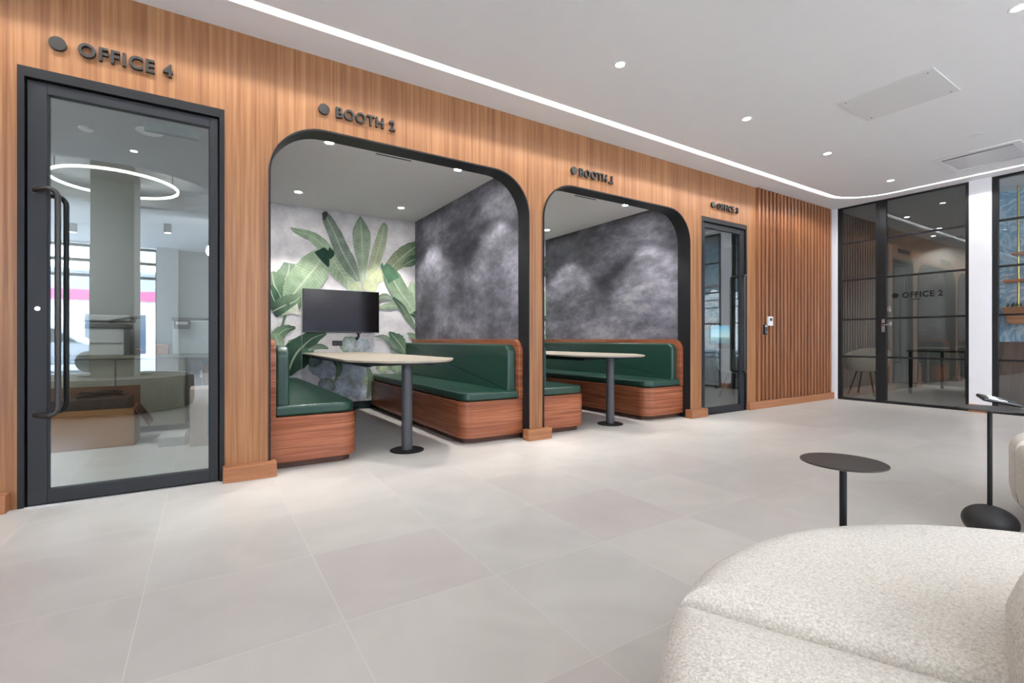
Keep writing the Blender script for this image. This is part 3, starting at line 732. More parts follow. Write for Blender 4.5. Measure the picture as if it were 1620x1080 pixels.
t = thing('door_lettering', 'flat black OFFICE 2 lettering with a dot on the far glass door', 'sign', (FX-.01, 2.5, 1.56))
bm = textbm('OFFICE 2', .11, .0008, .003)
xs = [v.co.x for v in bm.verts]; ys = [v.co.y for v in bm.verts]; w_ = max(xs)-min(xs); hh = max(ys)-min(ys)
M = Matrix.Translation((FX+.004, 2.762, 1.562)) @ Matrix(((0,0,-1,0),(-1,0,0,0),(0,1,0,0),(0,0,0,1))) @ Matrix.Diagonal((.446/w_, .082/hh, 1, 1)) @ Matrix.Translation((-min(xs), -(max(ys)+min(ys))/2, 0))
bmesh.ops.transform(bm, matrix=M, verts=bm.verts); bmesh.ops.remove_doubles(bm, verts=bm.verts, dist=1e-5); parts('letter', bm, BLACK, t, smooth=False)
bm = B(); cyl(bm, (FX+.003, 2.845, 1.562), .038, .003, 32, axis='X'); obj('dot', bm, BLACK, t)
bm = B(); bx(bm, FX+.003, FX+.005, 2.56, 2.64, 1.492, 1.502); obj('dash', bm, BLACK, t)

# ================================================================== DOORS IN THE WOOD WALL
def glass_door(idx, d, stile_l, stile_r, handle_x, mount_x, lab_closer=False, mirror=False):
    x0, x1 = d
    fr = B(); g = .028
    bx(fr, x0, x0+g, WY-.004, WY+.11, 0, DH); bx(fr, x1-g, x1, WY-.004, WY+.11, 0, DH)
    bx(fr, x0+g, x1-g, WY-.004, WY+.11, DH-.055, DH)
    bx(fr, x0+g, x1-g, WY+.06, WY+.11, DH-.09, DH-.055)
    bx(fr, x0+g, x0+g+.018, WY+.06, WY+.11, 0, DH-.09); bx(fr, x1-g-.018, x1-g, WY+.06, WY+.11, 0, DH-.09)
    f = struct('door_%d' % idx, fr, BLACK)
    a, b = x0+g+.008, x1-g-.008; zt = DH-.065
    lf = B(); y0, y1 = WY+.012, WY+.057
    bx(lf, a, a+stile_l, y0, y1, .008, zt, .002, 1); bx(lf, b-stile_r, b, y0, y1, .008, zt, .002, 1)
    bx(lf, a+stile_l, b-stile_r, y0, y1, .008, .085, .002, 1); bx(lf, a+stile_l, b-stile_r, y0, y1, zt-.062, zt, .002, 1)
    # glazing beads
    gx0, gx1, gz0, gz1 = a+stile_l, b-stile_r, .085, zt-.062
    bx(lf, gx0, gx0+.008, y0+.008, y1-.008, gz0, gz1); bx(lf, gx1-.008, gx1, y0+.008, y1-.008, gz0, gz1)
    lfo = obj('leaf_frame', lf, LEAFM, f)
    gl = B(); bx(gl, gx0+.001, gx1-.001, WY+.03, WY+.038, gz0, gz1); obj('glass_pane', gl, G_DOOR, lfo, smooth=False)
    for (sy, yy) in ((-1, y0), (1, y1)):
        h = B(); yb = yy+sy*.075; zt_, zb = 1.765, .51
        def arm(z, s):
            P = []
            for q in range(7):
                tt = q/6*math.pi/2
                P.append((handle_x+(mount_x-handle_x)*.35*(1-math.sin(tt)) , yb-sy*.0*0, z+s*.05*(1-math.cos(tt))*0))
            return P
        pts = [(mount_x, yy, zt_), (mount_x+(handle_x-mount_x)*.35, yy+sy*.05, zt_), (mount_x+(handle_x-mount_x)*.65, yb, zt_)]
        r_ = .045; dx = handle_x-mount_x
        for q in range(1, 7):
            tt = q/6*math.pi/2; pts.append((handle_x-(dx*.35)*(1-math.sin(tt)), yb, zt_-r_*(1-math.cos(tt))))
        low = [(p[0], p[1], zb+(zt_-p[2])) for p in pts[::-1]]
        tube(h, pts+low, .014, 12)
        cyl(h, (mount_x, min(yy, yy+sy*.004), zt_), .021, .004, 20, axis='Y'); cyl(h, (mount_x, min(yy, yy+sy*.004), zb), .021, .004, 20, axis='Y')
        obj('handle', h, DARKM, lfo)
    h = B(); cyl(h, (mount_x+.012, y0-.006, 1.103), .013, .006, 20, axis='Y', bev=.001); obj('lock_cylinder', h, CHROME, lfo)
    th = B(); bx(th, x0+g, x1-g, WY-.01, WY+.11, 0, .006); obj('threshold', th, CHROME if idx == 1 else BLACK, f)
    return f
d4 = glass_door(1, O4, .082, .045, -.690, -.80)
bm = B(); bx(bm, -.32, -.03, WY+.06, WY+.105, 2.235, 2.295, .008, 2); obj('door_closer', bm, plain('closer grey', srgb(92, 100, 100), .5), d4)
d3 = glass_door(2, O3, .045, .082, 5.90, 5.985)

# ================================================================== FAR GLAZED WALL
wallbox('wall_far_return', FX-.02, FX+.13, WY-.095, WY+.0, 0, CZ, WHITE)
wallbox('wall_column', FX-.03, FX+.14, 1.835, 2.045, 0, CZ, WHITE)
bm = B(); bx(bm, FX-.045, FX-.03, 1.835, 2.045, 0, .10, .003); struct('baseboard_column', bm, W_SKIRT)
ZS = [.67, 1.24, 1.845, 2.42]
def glazed(idx, name, y0, y1, fw, mat, extra=None):
    f = B(); X0, X1 = FX-.005, FX+.055
    bx(f, X0, X1, y0, y0+fw[0], 0, CZ); bx(f, X0, X1, y1-fw[1], y1, 0, CZ)
    bx(f, X0, X1, y0+fw[0], y1-fw[1], 0, .035); bx(f, X0, X1, y0+fw[0], y1-fw[1], CZ-.02, CZ)
    ro = struct(name, f, BLACK)
    m_ = B()
    for z in ZS: bx(m_, X0+.012, X1-.012, y0+fw[0], y1-fw[1], z-.013, z+.013, .002, 1)
    parts('glazing_bar', m_, BLACK, ro)
    g_ = B(); bx(g_, FX+.018, FX+.026, y0+fw[0], y1-fw[1], .035, CZ-.02); obj('glass_pane', g_, mat, ro, smooth=False)
    return ro
glazed(1, 'window_1', 3.03, WY-.095, (.05, .05), G_SMOKE)
dr = glazed(2, 'door_3', 2.045, 3.028, (.04, .075), G_SMOKE)
h = B(); bx(h, FX-.014, FX-.005, 2.965, 3.005, 1.17, 1.23, .002); bx(h, FX-.014, FX-.005, 2.965, 3.005, 1.04, 1.13, .002)
tube(h, [(FX-.01, 2.985, 1.145), (FX-.055, 2.985, 1.145), (FX-.055, 2.97, 1.145), (FX-.055, 2.875, 1.145)], .009); obj('lever_handle', h, CHROME, dr)
h = B(); bx(h, FX-.012, FX+.03, 2.905, 2.935, 1.335, 1.415, .002); bx(h, FX-.012, FX+.03, 2.90, 2.935, 1.12, 1.19, .002); parts('lock_plate', h, CHROME, dr)
y = 1.833
glazed(3, 'window_2', -.1, y, (.05, .055), G_BLUE); glazed(4, 'window_3', -2.3, -.102, (.05, .05), G_BLUE)
# rooms behind the glass front
wallbox('wall_office_two_left', FX+.13, 12.6, WY+.62, WY+.7, 0, 3.0, GREYW)
wallbox('wall_office_two_back', 12.5, 12.6, 1.95, WY+.62, 0, 3.0, plain('pale wall', srgb(160, 160, 158), .8))
BX = 9.35
wallbox('wall_office_two_right', FX+.14, 12.5, 2.048, 2.10, 0, 3.0, plain('partition', srgb(150, 150, 148), .8))
wallbox('ceiling_office_two', FX+.06, 12.6, 2.10, WY+.7, CZ, 3.06, GREYW)
wallbox('wall_meeting_back', BX, BX+.1, -2.4, 2.045, .9, 3.0, BLUEWP)
WAIN = plain('taupe wainscot', srgb(98, 84, 80), .6)
bm = B(); bx(bm, BX-.01, BX+.1, -2.4, 2.045, 0, .9)
for i in range(44): bx(bm, BX-.03, BX-.01, 1.96-i*.1, 2.0-i*.1, 0.1, .9)
struct('trim_4', bm, WAIN, smooth=False)
wallbox('ceiling_meeting', FX+.06, BX, -2.4, 2.045, CZ, 3.06, WHITE)
wallbox('wall_meeting_right', FX+.13, BX, -2.5, -2.4, 0, 3.06, GREYW)
wallbox('wall_lobby_right', FX, FX+.13, -8.6, -2.3, 0, 3.4, LOBBYW)
for (x, y, lab) in ((8.85, 1.0, 'downlight over the planter shelf in front of the blue marbled wall'), (8.85, 0.0, 'downlight over the blue marbled wall beyond the picture edge'), (9.9, 3.2, 'downlight inside OFFICE 2 nearer the glass'), (11.4, 3.2, 'downlight inside OFFICE 2 farther from the glass')):
    dup(first, (x, y, CZ), lab)
t = thing('office_panel_light', 'dim ceiling panel light of the left office behind the OFFICE 4 door', 'ceiling light', (-1.9, 5.4, IZ))
bm = B(); bx(bm, -2.3, -1.5, 5.1, 5.7, IZ-.012, IZ); obj('diffuser', bm, emis('panel glow low', (1, 1, 1, 1), 42), t)  # unseen panel added to brighten the office interior
make_downlight(12.15, 2.6, CZ, 32, 130, 'downlight at the back wall of OFFICE 2, by the partition', 'OFFICE 2 back downlights')  # added pair that brightens the back wall behind the door lettering
make_downlight(12.15, 3.5, CZ, 32, 130, 'downlight at the back wall of OFFICE 2, by the side wall', 'OFFICE 2 back downlights')
t = thing('office_panel_light', 'dim ceiling panel light inside OFFICE 3', 'ceiling light', (6.8, 5.6, 2.7))
bm = B(); bx(bm, 6.5, 7.2, 5.3, 5.9, 2.688, 2.7); obj('diffuser', bm, emis('panel glow 3', (1, 1, 1, 1), .7), t)

# ================================================================== LOBBY BEHIND THE CAMERA
wallbox('wall_left', -5.2, -5.1, -2.0, WY, 0, CZ, LOBBYW)
# window wall to the street
def storefront(name, p0, p1, axis, nbay, ztop=3.33):
    f = B(); L_ = p1-p0
    def b_(u0, u1, z0, z1, d=.05):
        if axis == 'X': bx(f, u0, u1, -8.6, -8.6+.1, z0, z1)
        else: bx(f, -5.2, -5.1, u0, u1, z0, z1)
    for k in range(nbay+1):
        u = p0+L_*k/nbay; b_(max(p0, u-.04), min(p1, u+.04), 0, ztop)
    for z in (.0, 2.52, 2.9, ztop-.06): b_(p0, p1, z, z+.07)
    ro = struct(name, f, BLACK, smooth=False)
    g_ = B()
    if axis == 'X': bx(g_, p0, p1, -8.555, -8.545, .05, ztop)
    else: bx(g_, -5.155, -5.145, p0, p1, .05, ztop)
    obj('glass_pane', g_, glass('street glass', .04, .5, (.95, .96, .97, 1)), ro, smooth=False)
    return ro
storefront('window_4', -5.1, -1.07, 'X', 3)
storefront('window_5', 2.6, 8.3, 'X', 4)  # unseen glazing added to let in more daylight
storefront('window_6', -8.5, -2.0, 'Y', 4)  # side glazing added out of view for extra daylight
wallbox('wall_back_pier', -1.07, -.6, -8.6, -8.2, 0, 3.4, LOBBYW)
wallbox('wall_back', -.6, 2.6, -8.6, -8.5, 0, 3.4, LOBBYW)
wallbox('wall_column_lobby', -1.22, -.78, -1.25, -.55, 0, CZ+.22, plain('column paint', srgb(138, 136, 128), .8))
t = thing('round_banquette', 'round channelled taupe bench wrapped around the lobby column, reflected in the OFFICE 4 door', 'bench', (-1, -.9, 0))
for nm, rr in (('seat', .86),):
    bm = B(); nn = 72; prof = [(0.02, .02), (.0, .10), (.0, .40), (.02, .44), (.08, .45)]
    rings = []
    for (ins, z) in prof:
        rings.append([bm.verts.new((-1+(rr-ins+(.012*abs(math.sin(i*math.pi/2)) if z < .42 else 0))*math.cos(2*math.pi*i/(nn*2)), -.9+(rr-ins+(.012*abs(math.sin(i*math.pi/2)) if z < .42 else 0))*math.sin(2*math.pi*i/(nn*2)), z)) for i in range(nn*2)])
    for z_, r2 in ((.45, .40), (.10, .40)):
        rings.append([bm.verts.new((-1+r2*math.cos(2*math.pi*i/(nn*2)), -.9+r2*math.sin(2*math.pi*i/(nn*2)), z_)) for i in range(nn*2)])
    for k in range(len(rings)-1):
        for i in range(nn*2):
            j = (i+1) % (nn*2); bm.faces.new([rings[k][i], rings[k][j], rings[k+1][j], rings[k+1][i]])
    obj('seat', bm, TAUPE, t)
bm = B(); tube(bm, [(-1+.85*math.cos(a), -.9+.85*math.sin(a), .447) for a in [2*math.pi*k/72 for k in range(72)]], .007, 8, closed=True); obj('piping', bm, WHITE, t)

# street outside
wallbox('ground', -24, 24, -30, -8.6, -.15, -.05, ASPH)
wallbox('ground_side', -24, -5.2, -8.6, 20, -.15, -.05, ASPH)
t = thing('street_building', 'pale street building with a magenta band over its shopfront, seen reflected in glass', 'building', (-4, -24, -.05))
bm = B(); bx(bm, -22, 16, -26, -24, 3.4, 4.3); bx(bm, -22, 16, -26, -23.9, 4.3, 4.42); obj('wall', bm, FAC, t, smooth=False)
bm = B(); bx(bm, -22, 16, -24.3, -23.8, 2.9, 3.4); obj('shop_band', bm, PINK, t, smooth=False)
bm = B(); bx(bm, -22, 16, -26, -24.0, -.05, 2.9); obj('shopfront', bm, FACW, t, smooth=False)
for k in range(9):
    bm = B(); bx(bm, -21+k*4, -18.6+k*4, -24.0, -23.96, .2, 2.2); obj('shop_window', bm, plain('shop glass', srgb(90, 104, 120), .2), t, smooth=False)
def car(x, y):
    t = thing('parked_car', 'silver parked car on the street, seen reflected in the OFFICE 4 door', 'car', (x, y, -.05))
    prof = fillet([(-2.1, .25), (2.1, .25), (2.15, .75), (1.2, .88), (.55, 1.38), (-1.0, 1.42), (-1.75, .95), (-2.15, .85)], .08, 4)
    bm = B(); extr(bm, [(x+p[0], p[1]-.05) for p in prof], y-.85, y+.85, 'XZ', bev=.07); obj('body', bm, CARM, t)
    bm = B(); extr(bm, [(x+p[0], p[1]-.05) for p in [(1.05, .9), (.5, 1.3), (-.95, 1.34), (-1.55, .95)]], y-.86, y+.86, 'XZ'); obj('side_window', bm, plain('car glass', srgb(26, 30, 36), .1), t, smooth=False)
    for sx in (-1.3, 1.3):
        for sy in (-1, 1):
            bm = B(); cyl(bm, (x+sx, y+sy*.78-.1, .27), .32, .2, 28, axis='Y', bev=.03); obj('wheel', bm, BLACK, t)
car(-4.2, -12.2)

# ================================================================== BENCHES, TABLES, TV
def bench(x, side, k, label):
    """side=+1: backrest against the right booth wall; -1: against the left wall"""
    t = thing('booth_bench', label, 'bench', (x, 5.1, 0), 'green leather booth benches')
    s = side; Y0, Y1 = 3.77, 6.54
    def X(u): return x - s*u      # u measured from the wall
    def pl(u0, u1, y0, y1, r): # plan with rounded free front corner
        q = [(X(u0), y1), (X(u1), y1), (X(u1), y0), (X(u0), y0)]
        return fillet(q, [0, 0, r, 0], 10)
    bm = B(); extr(bm, pl(0, .64, Y0, Y1, .13), .045, .375, bev=.012, seg=2); obj('base', bm, W_BENCH, t)
    bm = B(); extr(bm, pl(.0, .60, Y0+.05, Y1, .10), 0, .05); obj('plinth', bm, plain('plinth dark', srgb(70, 40, 26), .6), t)
    bm = B(); extr(bm, pl(.065, .625, Y0-.01+.02, Y1, .12), .377, .455, bev=.022, seg=4); obj('seat_cushion', bm, LEATHER, t)
    prof = fillet([(Y0+.045, .44), (Y1, .44), (Y1, .885), (Y0+.045, .885)], [.02, .02, .02, .085], 8)
    bm = B(); extr(bm, prof, X(.062), X(.155), 'YZ', bev=.024, seg=4); obj('back_cushion', bm, LEATHER, t)
    prof = fillet([(Y0-.005, .375), (Y1, .375), (Y1, .935), (Y0-.005, .935)], [0, 0, 0, .13], 10)
    bm = B(); extr(bm, prof, X(0.0), X(.06), 'YZ', bev=.006, seg=2); obj('back_panel', bm, W_BENCH, t)
    return t
def btable(cx, label):
    t = thing('booth_table', label, 'table', (cx, 3.87, 0), 'booth peninsula tables')
    pts = fillet([(cx-.41, 6.50), (cx+.41, 6.50), (cx+.47, 3.95), (cx+.22, 3.52), (cx-.22, 3.52), (cx-.47, 3.95)], [.05, .05, .12, .3, .3, .12], 12)
    bm = B(); extr(bm, pts, .747, .765, bev=.004, seg=2); obj('tabletop', bm, TABLE, t)
    bm = B(); extr(bm, [((p[0]-cx)*.9+cx, (p[1]-5)*.985+5) for p in pts], .735, .747); obj('top_underlay', bm, BLACK, t)
    bm = B(); bx(bm, cx-.3, cx+.3, 3.95, 4.02, .71, .735); bx(bm, cx-.3, cx-.25, 4.02, 6.45, .70, .735); bx(bm, cx+.25, cx+.3, 4.02, 6.45, .70, .735); obj('support_frame', bm, BLACK, t)
    bm = B(); cyl(bm, (cx, 3.87, .012), .045, .725, 36); obj('column', bm, DGREY, t)
    bm = B(); lathe(bm, [(.138, 0), (.14, .003), (.14, .008), (.13, .012)], (cx, 3.87, 0), 48); obj('base_plate', bm, BLACK, t)
    return t
names = ('BOOTH 2', 'BOOTH 1')
for k in (0, 1):
    d = DX*k
    bench(.366+d, -1, k, 'green leather bench with walnut base against the left wall of ' + names[k])
    bench(2.549+d, 1, k, 'green leather bench with high back against the dark right wall of ' + names[k])
    btable(1.43+d, 'pale table on one charcoal column between the benches of ' + names[k])
t = thing('television', 'black flat wall television on the leaf mural of BOOTH 2', 'television', (1.51, 6.5, 1.02))
bm = B(); bx(bm, 1.025, 1.985, 6.43, 6.47, 1.02, 1.57, .006, 2); tvc = obj('casing', bm, TVB, t)
bm = B(); bx(bm, 1.033, 1.977, 6.4285, 6.431, 1.034, 1.562); obj('screen', bm, TVS, tvc, smooth=False)
bm = B(); bx(bm, 1.3, 1.7, 6.47, 6.512, 1.15, 1.45); obj('wall_bracket', bm, BLACK, t)
bm = B(); bx(bm, 1.68, 1.74, 6.425, 6.45, 1.008, 1.022); obj('sensor', bm, BLACK, tvc)
bm = B(); tube(bm, [(1.72, 6.48, 1.02), (1.725, 6.475, .97), (1.70, 6.48, .93), (1.69, 6.49, .95)], .012, 8)
tag(obj('hanging_cable', bm, BLACK), 'short black cable hanging below the television', 'cable')
t = thing('wall_outlet', 'small black outlet plate on the mural below the television', 'outlet', (1.46, 6.5, .885))
bm = B(); bx(bm, 1.395, 1.515, 6.494, 6.5035, .85, .915, .002, 1); opl = obj('plate', bm, BLACK, t)
bm = B(); bx(bm, 1.41, 1.445, 6.492, 6.4945, .865, .9); bx(bm, 1.465, 1.5, 6.492, 6.4945, .865, .9); parts('socket', bm, TVB, opl)

# ================================================================== CONTROLS ON THE SLATS
t = thing('thermostat', 'white wall thermostat with small dark display on the wood slats', 'thermostat', (6.53, WY-.04, 1.18))
bm = B(); bx(bm, 6.475, 6.585, WY-.06, WY-.035, 1.12, 1.245, .004, 2); obj('casing', bm, WHITE, t)
bm = B(); bx(bm, 6.50, 6.56, WY-.0615, WY-.06, 1.185, 1.225); obj('display', bm, plain('lcd', srgb(50, 60, 56), .3), t)
t = thing('card_reader', 'small black access card reader on the wood slats beside OFFICE 3', 'card reader', (6.41, WY-.04, 1.07))
bm = B(); bx(bm, 6.375, 6.445, WY-.06, WY-.034, .995, 1.135, .006, 2); obj('casing', bm, TVB, t)
bm = B(); bx(bm, 6.385, 6.435, WY-.0615, WY-.06, 1.10, 1.125); obj('status_light', bm, CHROME, t)
bm = B(); cyl(bm, (6.41, WY-.063, 1.03), .009, .003, 14, axis='Y'); obj('button', bm, CHROME, t)

# ================================================================== OTTOMANS, SIDE TABLES
def ottoman(cx, cy, label):
    t = thing('round_ottoman', label, 'ottoman', (cx, cy, 0), 'cream boucle round ottomans')
    R1, R0 = .862, .34
    for a0 in (114.5, 234.5, -5.5):
        n = 72; prof = [(.075, .07), (.035, .085), (.012, .12), (.0, .18), (.0, .365), (.005, .39), (.014, .408), (.03, .420), (.055, .427), (.10, .430)]
        bm = B(); rings = []
        for (d, z) in prof:
            row = []
            for (rr, out) in ((R1-d, True), (R0, False)):
                da = math.asin(min(d*(1 if d < .1 else .9)+.0015, rr*.9)/rr)
                row.append([bm.verts.new((cx+rr*math.cos(q), cy+rr*math.sin(q), z)) for q in [R(a0)+da+(R(120)-2*da)*i/n for i in range(n+1)]])
            rings.append(row)
        for k in range(len(rings)-1):
            (o0, i0), (o1, i1) = rings[k], rings[k+1]
            for q in range(n):
                bm.faces.new([o0[q], o0[q+1], o1[q+1], o1[q]]); bm.faces.new([i0[q+1], i0[q], i1[q], i1[q+1]])
            bm.faces.new([i0[0], o0[0], o1[0], i1[0]]); bm.faces.new([o0[n], i0[n], i1[n], o1[n]])
        for (o_, i_), fl in ((rings[0], True), (rings[-1], False)):
            for q in range(n):
                f_ = [o_[q], o_[q+1], i_[q+1], i_[q]]; bm.faces.new(f_[::-1] if fl else f_)
        obj('seat_segment', bm, BOUCLE, t, sharp=60)
    bm = B(); lathe(bm, [(.375, .36), (.378, .50), (.365, .54), (.34, .558), (.30, .563), (.15, .566), (.02, .567)], (cx, cy, 0), 72); obj('centre_backrest', bm, BOUCLE, t, sharp=60)
    bm = B(); cyl(bm, (cx, cy, 0), .74, .08, 64); obj('plinth', bm, BLACK, t)
    return t
ot = ottoman(1.15, -.15, 'large round cream boucle ottoman with seams in the lower right foreground')
dup(ot, (3.745, -.125, 0), 'cream boucle round ottoman cut by the right edge behind the ball footed table')
def side_table(x, y, h, r, label):
    t = thing('side_table', label, 'side table', (x, y, 0), 'black ball footed side tables')
    bm = B(); lathe(bm, [(r-.004, h-.006), (r, h-.004), (r, h-.001), (r-.002, h)], (x, y, 0), 72); obj('tabletop', bm, TOPM, t)
    bm = B(); cyl(bm, (x, y, .09), .0095, h-.096, 16); cyl(bm, (x, y, h-.014), .03, .008, 20); obj('pole', bm, BLACK, t)
    bm = B(); prof = []
    for i in range(0, 19):
        a = -math.pi/2+math.pi*i/18; rr = max(math.cos(a), .001)*.102; z = .068+math.sin(a)*.074
        prof.append((rr, max(z, 0)))
    lathe(bm, prof, (x, y, 0), 40)
    for v in bm.verts:
        v.co.z += .010*max(0, (v.co.z-.03))/.1*math.sin((v.co.x-x)*-14+.4); v.co.z = max(v.co.z, 0)
    obj('stone_foot', bm, STONE, t)
    return t
side_table(1.585, .665, .572, .110, 'black round side table on a thin pole standing behind the foreground ottoman')
side_table(3.137, .695, .606, .120, 'black round side table with stone ball foot near the right edge holding a phone')
t = thing('desk_phone', 'black and silver cordless phone lying on the far right side table', 'phone', (3.17, .67, .607))
bm = B(); bx(bm, -.085, .085, -.028, .028, 0, .016, .007, 3)
M = Matrix.Translation((3.17, .675, .634)) @ Matrix.Rotation(R(-38), 4, 'Z') @ Matrix.Rotation(R(11), 4, 'Y') @ Matrix.Rotation(R(22), 4, 'X')
bmesh.ops.transform(bm, matrix=M, verts=bm.verts); hst = obj('handset', bm, TVB, t)
bm = B(); bx(bm, -.062, .02, -.020, .020, .0155, .0175, .001, 1); bmesh.ops.transform(bm, matrix=M, verts=bm.verts); obj('face', bm, CHROME, hst)
bm = B(); bx(bm, -.05, -.012, -.015, .015, .0176, .0182); bmesh.ops.transform(bm, matrix=M, verts=bm.verts); obj('display', bm, WHITE, hst)

# ================================================================== OFFICE 4 CONTENTS
t = thing('base_cabinet', 'grey base cabinet run along the back of OFFICE 4 behind the glass door', 'cabinet', (-1.2, 6.3, 0))
bm = B(); bx(bm, -2.4, -.17, 6.03, 6.59, .06, .745); obj('body', bm, CABG, t, smooth=False)
for i in range(4):
    bm = B(); bx(bm, -2.39+i*.555, -2.39+i*.555+.545, 6.01, 6.03, .07, .735, .002, 1); dd = obj('cabinet_door', bm, CABG, t)
bm = B(); bx(bm, .1, .27, 6.03, 6.59, 0, .745); obj('end_panel', bm, CABG, t, smooth=False)
bm = B(); bx(bm, -2.4, .265, 5.98, 6.59, .745, .775, .003, 1)
tag(obj('worktop', bm, plain('worktop grey', srgb(128, 126, 112), .5)), 'long grey-green worktop carrying the two printers in OFFICE 4', 'worktop')
t = thing('office_printer', 'white printer with dark scanner lid on the worktop, left of the column reflection', 'printer', (-.78, 6.25, .776))
bm = B(); bx(bm, -1.08, -.67, 6.04, 6.5, .776, 1.04, .01, 2); obj('body', bm, PWHITE, t)
bm = B(); bx(bm, -1.09, -.65, 6.03, 6.51, 1.04, 1.09, .006, 2); obj('scanner_base', bm, PGREY, t)
bm = B(); bx(bm, -1.1, -.62, 6.03, 6.5, 1.11, 1.17, .012, 2); obj('scanner_lid', bm, PWHITE, t)
bm = B(); bx(bm, -.80, -.56, 6.0, 6.3, 1.10, 1.115); bmesh.ops.rotate(bm, cent=(-.8, 6.2, 1.1), matrix=Matrix.Rotation(R(-12), 3, 'Y'), verts=bm.verts); obj('paper_tray', bm, PGREY, t)
bm = B(); bx(bm, -1.07, -.68, 6.034, 6.04, .895, .9); obj('drawer_gap', bm, PGREY, t)
t = thing('office_printer', 'white wide printer with black control pod on the right end of the worktop', 'printer', (-.1, 6.25, .776))
bm = B(); bx(bm, -.28, .16, 6.02, 6.5, .776, 1.13, .015, 3); obj('body', bm, plain('printer pale', srgb(176, 188, 188), .5), t)
bm = B(); bx(bm, -.29, .17, 6.05, 6.52, 1.13, 1.16, .008, 2); obj('lid', bm, BLACK, t)
bm = B(); bx(bm, -.27, -.13, 5.985, 6.03, 1.04, 1.13, .012, 2); cpd = obj('control_pod', bm, BLACK, t)
bm = B(); bx(bm, -.25, -.15, 5.98, 5.985, 1.085, 1.115); obj('display', bm, PWHITE, cpd)
bm = B(); bx(bm, .05, .16, 6.008, 6.02, .84, .93, .003, 1); obj('side_flap', bm, PGREY, t)
for j, (x0, x1, y0, y1, h_, m_, lab) in enumerate([(-.58, -.46, 6.05, 6.2, .06, CARDD, 'small dark red box on the worktop between the printers'), (-.44, -.32, 6.05, 6.25, .10, CARD, 'small brown box on the worktop beside the wide printer')]):
    bm = B(); bx(bm, x0, x1, y0, y1, .776, .776+h_, .003, 1); bx(bm, x0-.003, x1+.003, y0-.003, y1+.003, .776+h_*.75, .776+h_+.003, .002, 1); tag(obj('small_box', bm, m_), lab, 'box', 'small boxes on the worktop')
# big open cardboard box
def openbox(x0, x1, y0, y1, h, label, dark, tilt=25):
    t = thing('cardboard_box', label, 'box', ((x0+x1)/2, (y0+y1)/2, 0)); w_ = .006
    bm = B(); bx(bm, x0, x1, y0, y1, 0, w_)
    for q in ((x0, x1, y0, y0+w_), (x0, x1, y1-w_, y1), (x0, x0+w_, y0, y1), (x1-w_, x1, y0, y1)): bx(bm, *q, 0, h)
    obj('body', bm, CARD, t, smooth=False)
    bm = B(); bx(bm, x0, x1, y1, y1+w_, h-.002, h+.17); bmesh.ops.rotate(bm, cent=(x0, y1, h), matrix=Matrix.Rotation(R(-12), 3, 'X'), verts=bm.verts); obj('flap', bm, dark, t, smooth=False)
    bm = B(); bx(bm, x1, x1+.2, y0, y1, h-w_, h); bmesh.ops.rotate(bm, cent=(x1, y0, h), matrix=Matrix.Rotation(R(58), 3, 'Y'), verts=bm.verts); obj('flap', bm, CARDD, t, smooth=False)
    bm = B(); bx(bm, x0-.02, x0, y0, y1, h-w_-.15, h); obj('flap', bm, dark, t, smooth=False)
    return t
openbox(-1.16, -.52, 5.35, 5.75, .33, 'large open brown cardboard box on the floor of OFFICE 4', CARDD)
bm = B(); bx(bm, -1.12, -.56, 5.4, 5.7, .30, .42, .01, 2); tag(obj('packed_case', bm, plain('dark brown case', srgb(52, 28, 18), .5)), 'dark brown flat case sticking out of the open cardboard box', 'case')
bm = B(); P_ = []
for k in range(60):
    a = k*.55; P_.append((-.78+.16*math.cos(a)*(1-.004*k), 5.55+.07*math.sin(a*1.1), .435+.012*math.sin(k*.9)+.0006*k))
tube(bm, catmull([Vector(p) for p in P_], 240) if False else P_, .007, 8); tag(obj('coiled_cable', bm, plain('cable brown', srgb(40, 22, 18), .5)), 'loose coil of dark cable lying on the brown case', 'cable')
bm = B(); bx(bm, -.34, -.15, 5.12, 5.5, 0, .075, .002, 1); bx(bm, -.342, -.148, 5.118, 5.502, .05, .078, .002, 1); tag(obj('white_box', bm, PWHITE), 'low white cardboard box lying on the floor of OFFICE 4', 'box')
t = thing('tall_box', 'tall pale box with blue label standing inside OFFICE 4 by the door edge', 'box', (.08, 5.15, 0))
bm = B(); bx(bm, -.11, .24, 5.0, 5.35, 0, .50, .003, 1); obj('body', bm, plain('pale carton', srgb(206, 184, 170), .7), t)
bm = B(); bx(bm, .02, .12, 4.997, 5.0, .08, .36); obj('printed_label', bm, LABELB, t)
t = thing('black_case', 'narrow black upright case beside the cabinet end in OFFICE 4', 'case', (-.05, 5.9, 0))
bm = B(); bx(bm, -.13, -.03, 5.75, 6.0, .0, .72, .006, 2); obj('body', bm, plain('case black', srgb(24, 20, 20), .5), t)
bm = B(); bx(bm, -.045, -.02, 5.742, 5.75, .55, .62); bx(bm, -.09, -.06, 5.742, 5.75, .28, .36); parts('latch', bm, CHROME, t)
bm = B(); bx(bm, -.01, .09, 5.8, 6.0, .0, .66, .006, 2); bx(bm, -.012, .092, 5.798, 6.002, .6, .664, .004, 1); tag(obj('orange_box', bm, plain('orange carton', srgb(170, 90, 40), .6)), 'orange brown carton standing beside the black case', 'box')
t = thing('ceiling_speaker', 'round white ceiling speaker inside OFFICE 4', 'speaker', (-.377, 4.87, IZ))
bm = B(); lathe(bm, [(.06, -.012), (.085, -.008), (.095, 0), (.095, .002)], (-.377, 4.87, IZ), 28); obj('grille', bm, WHITE, t)
t = thing('smoke_detector', 'small white detector on the ceiling inside OFFICE 4', 'detector', (-.8, 5.07, IZ))
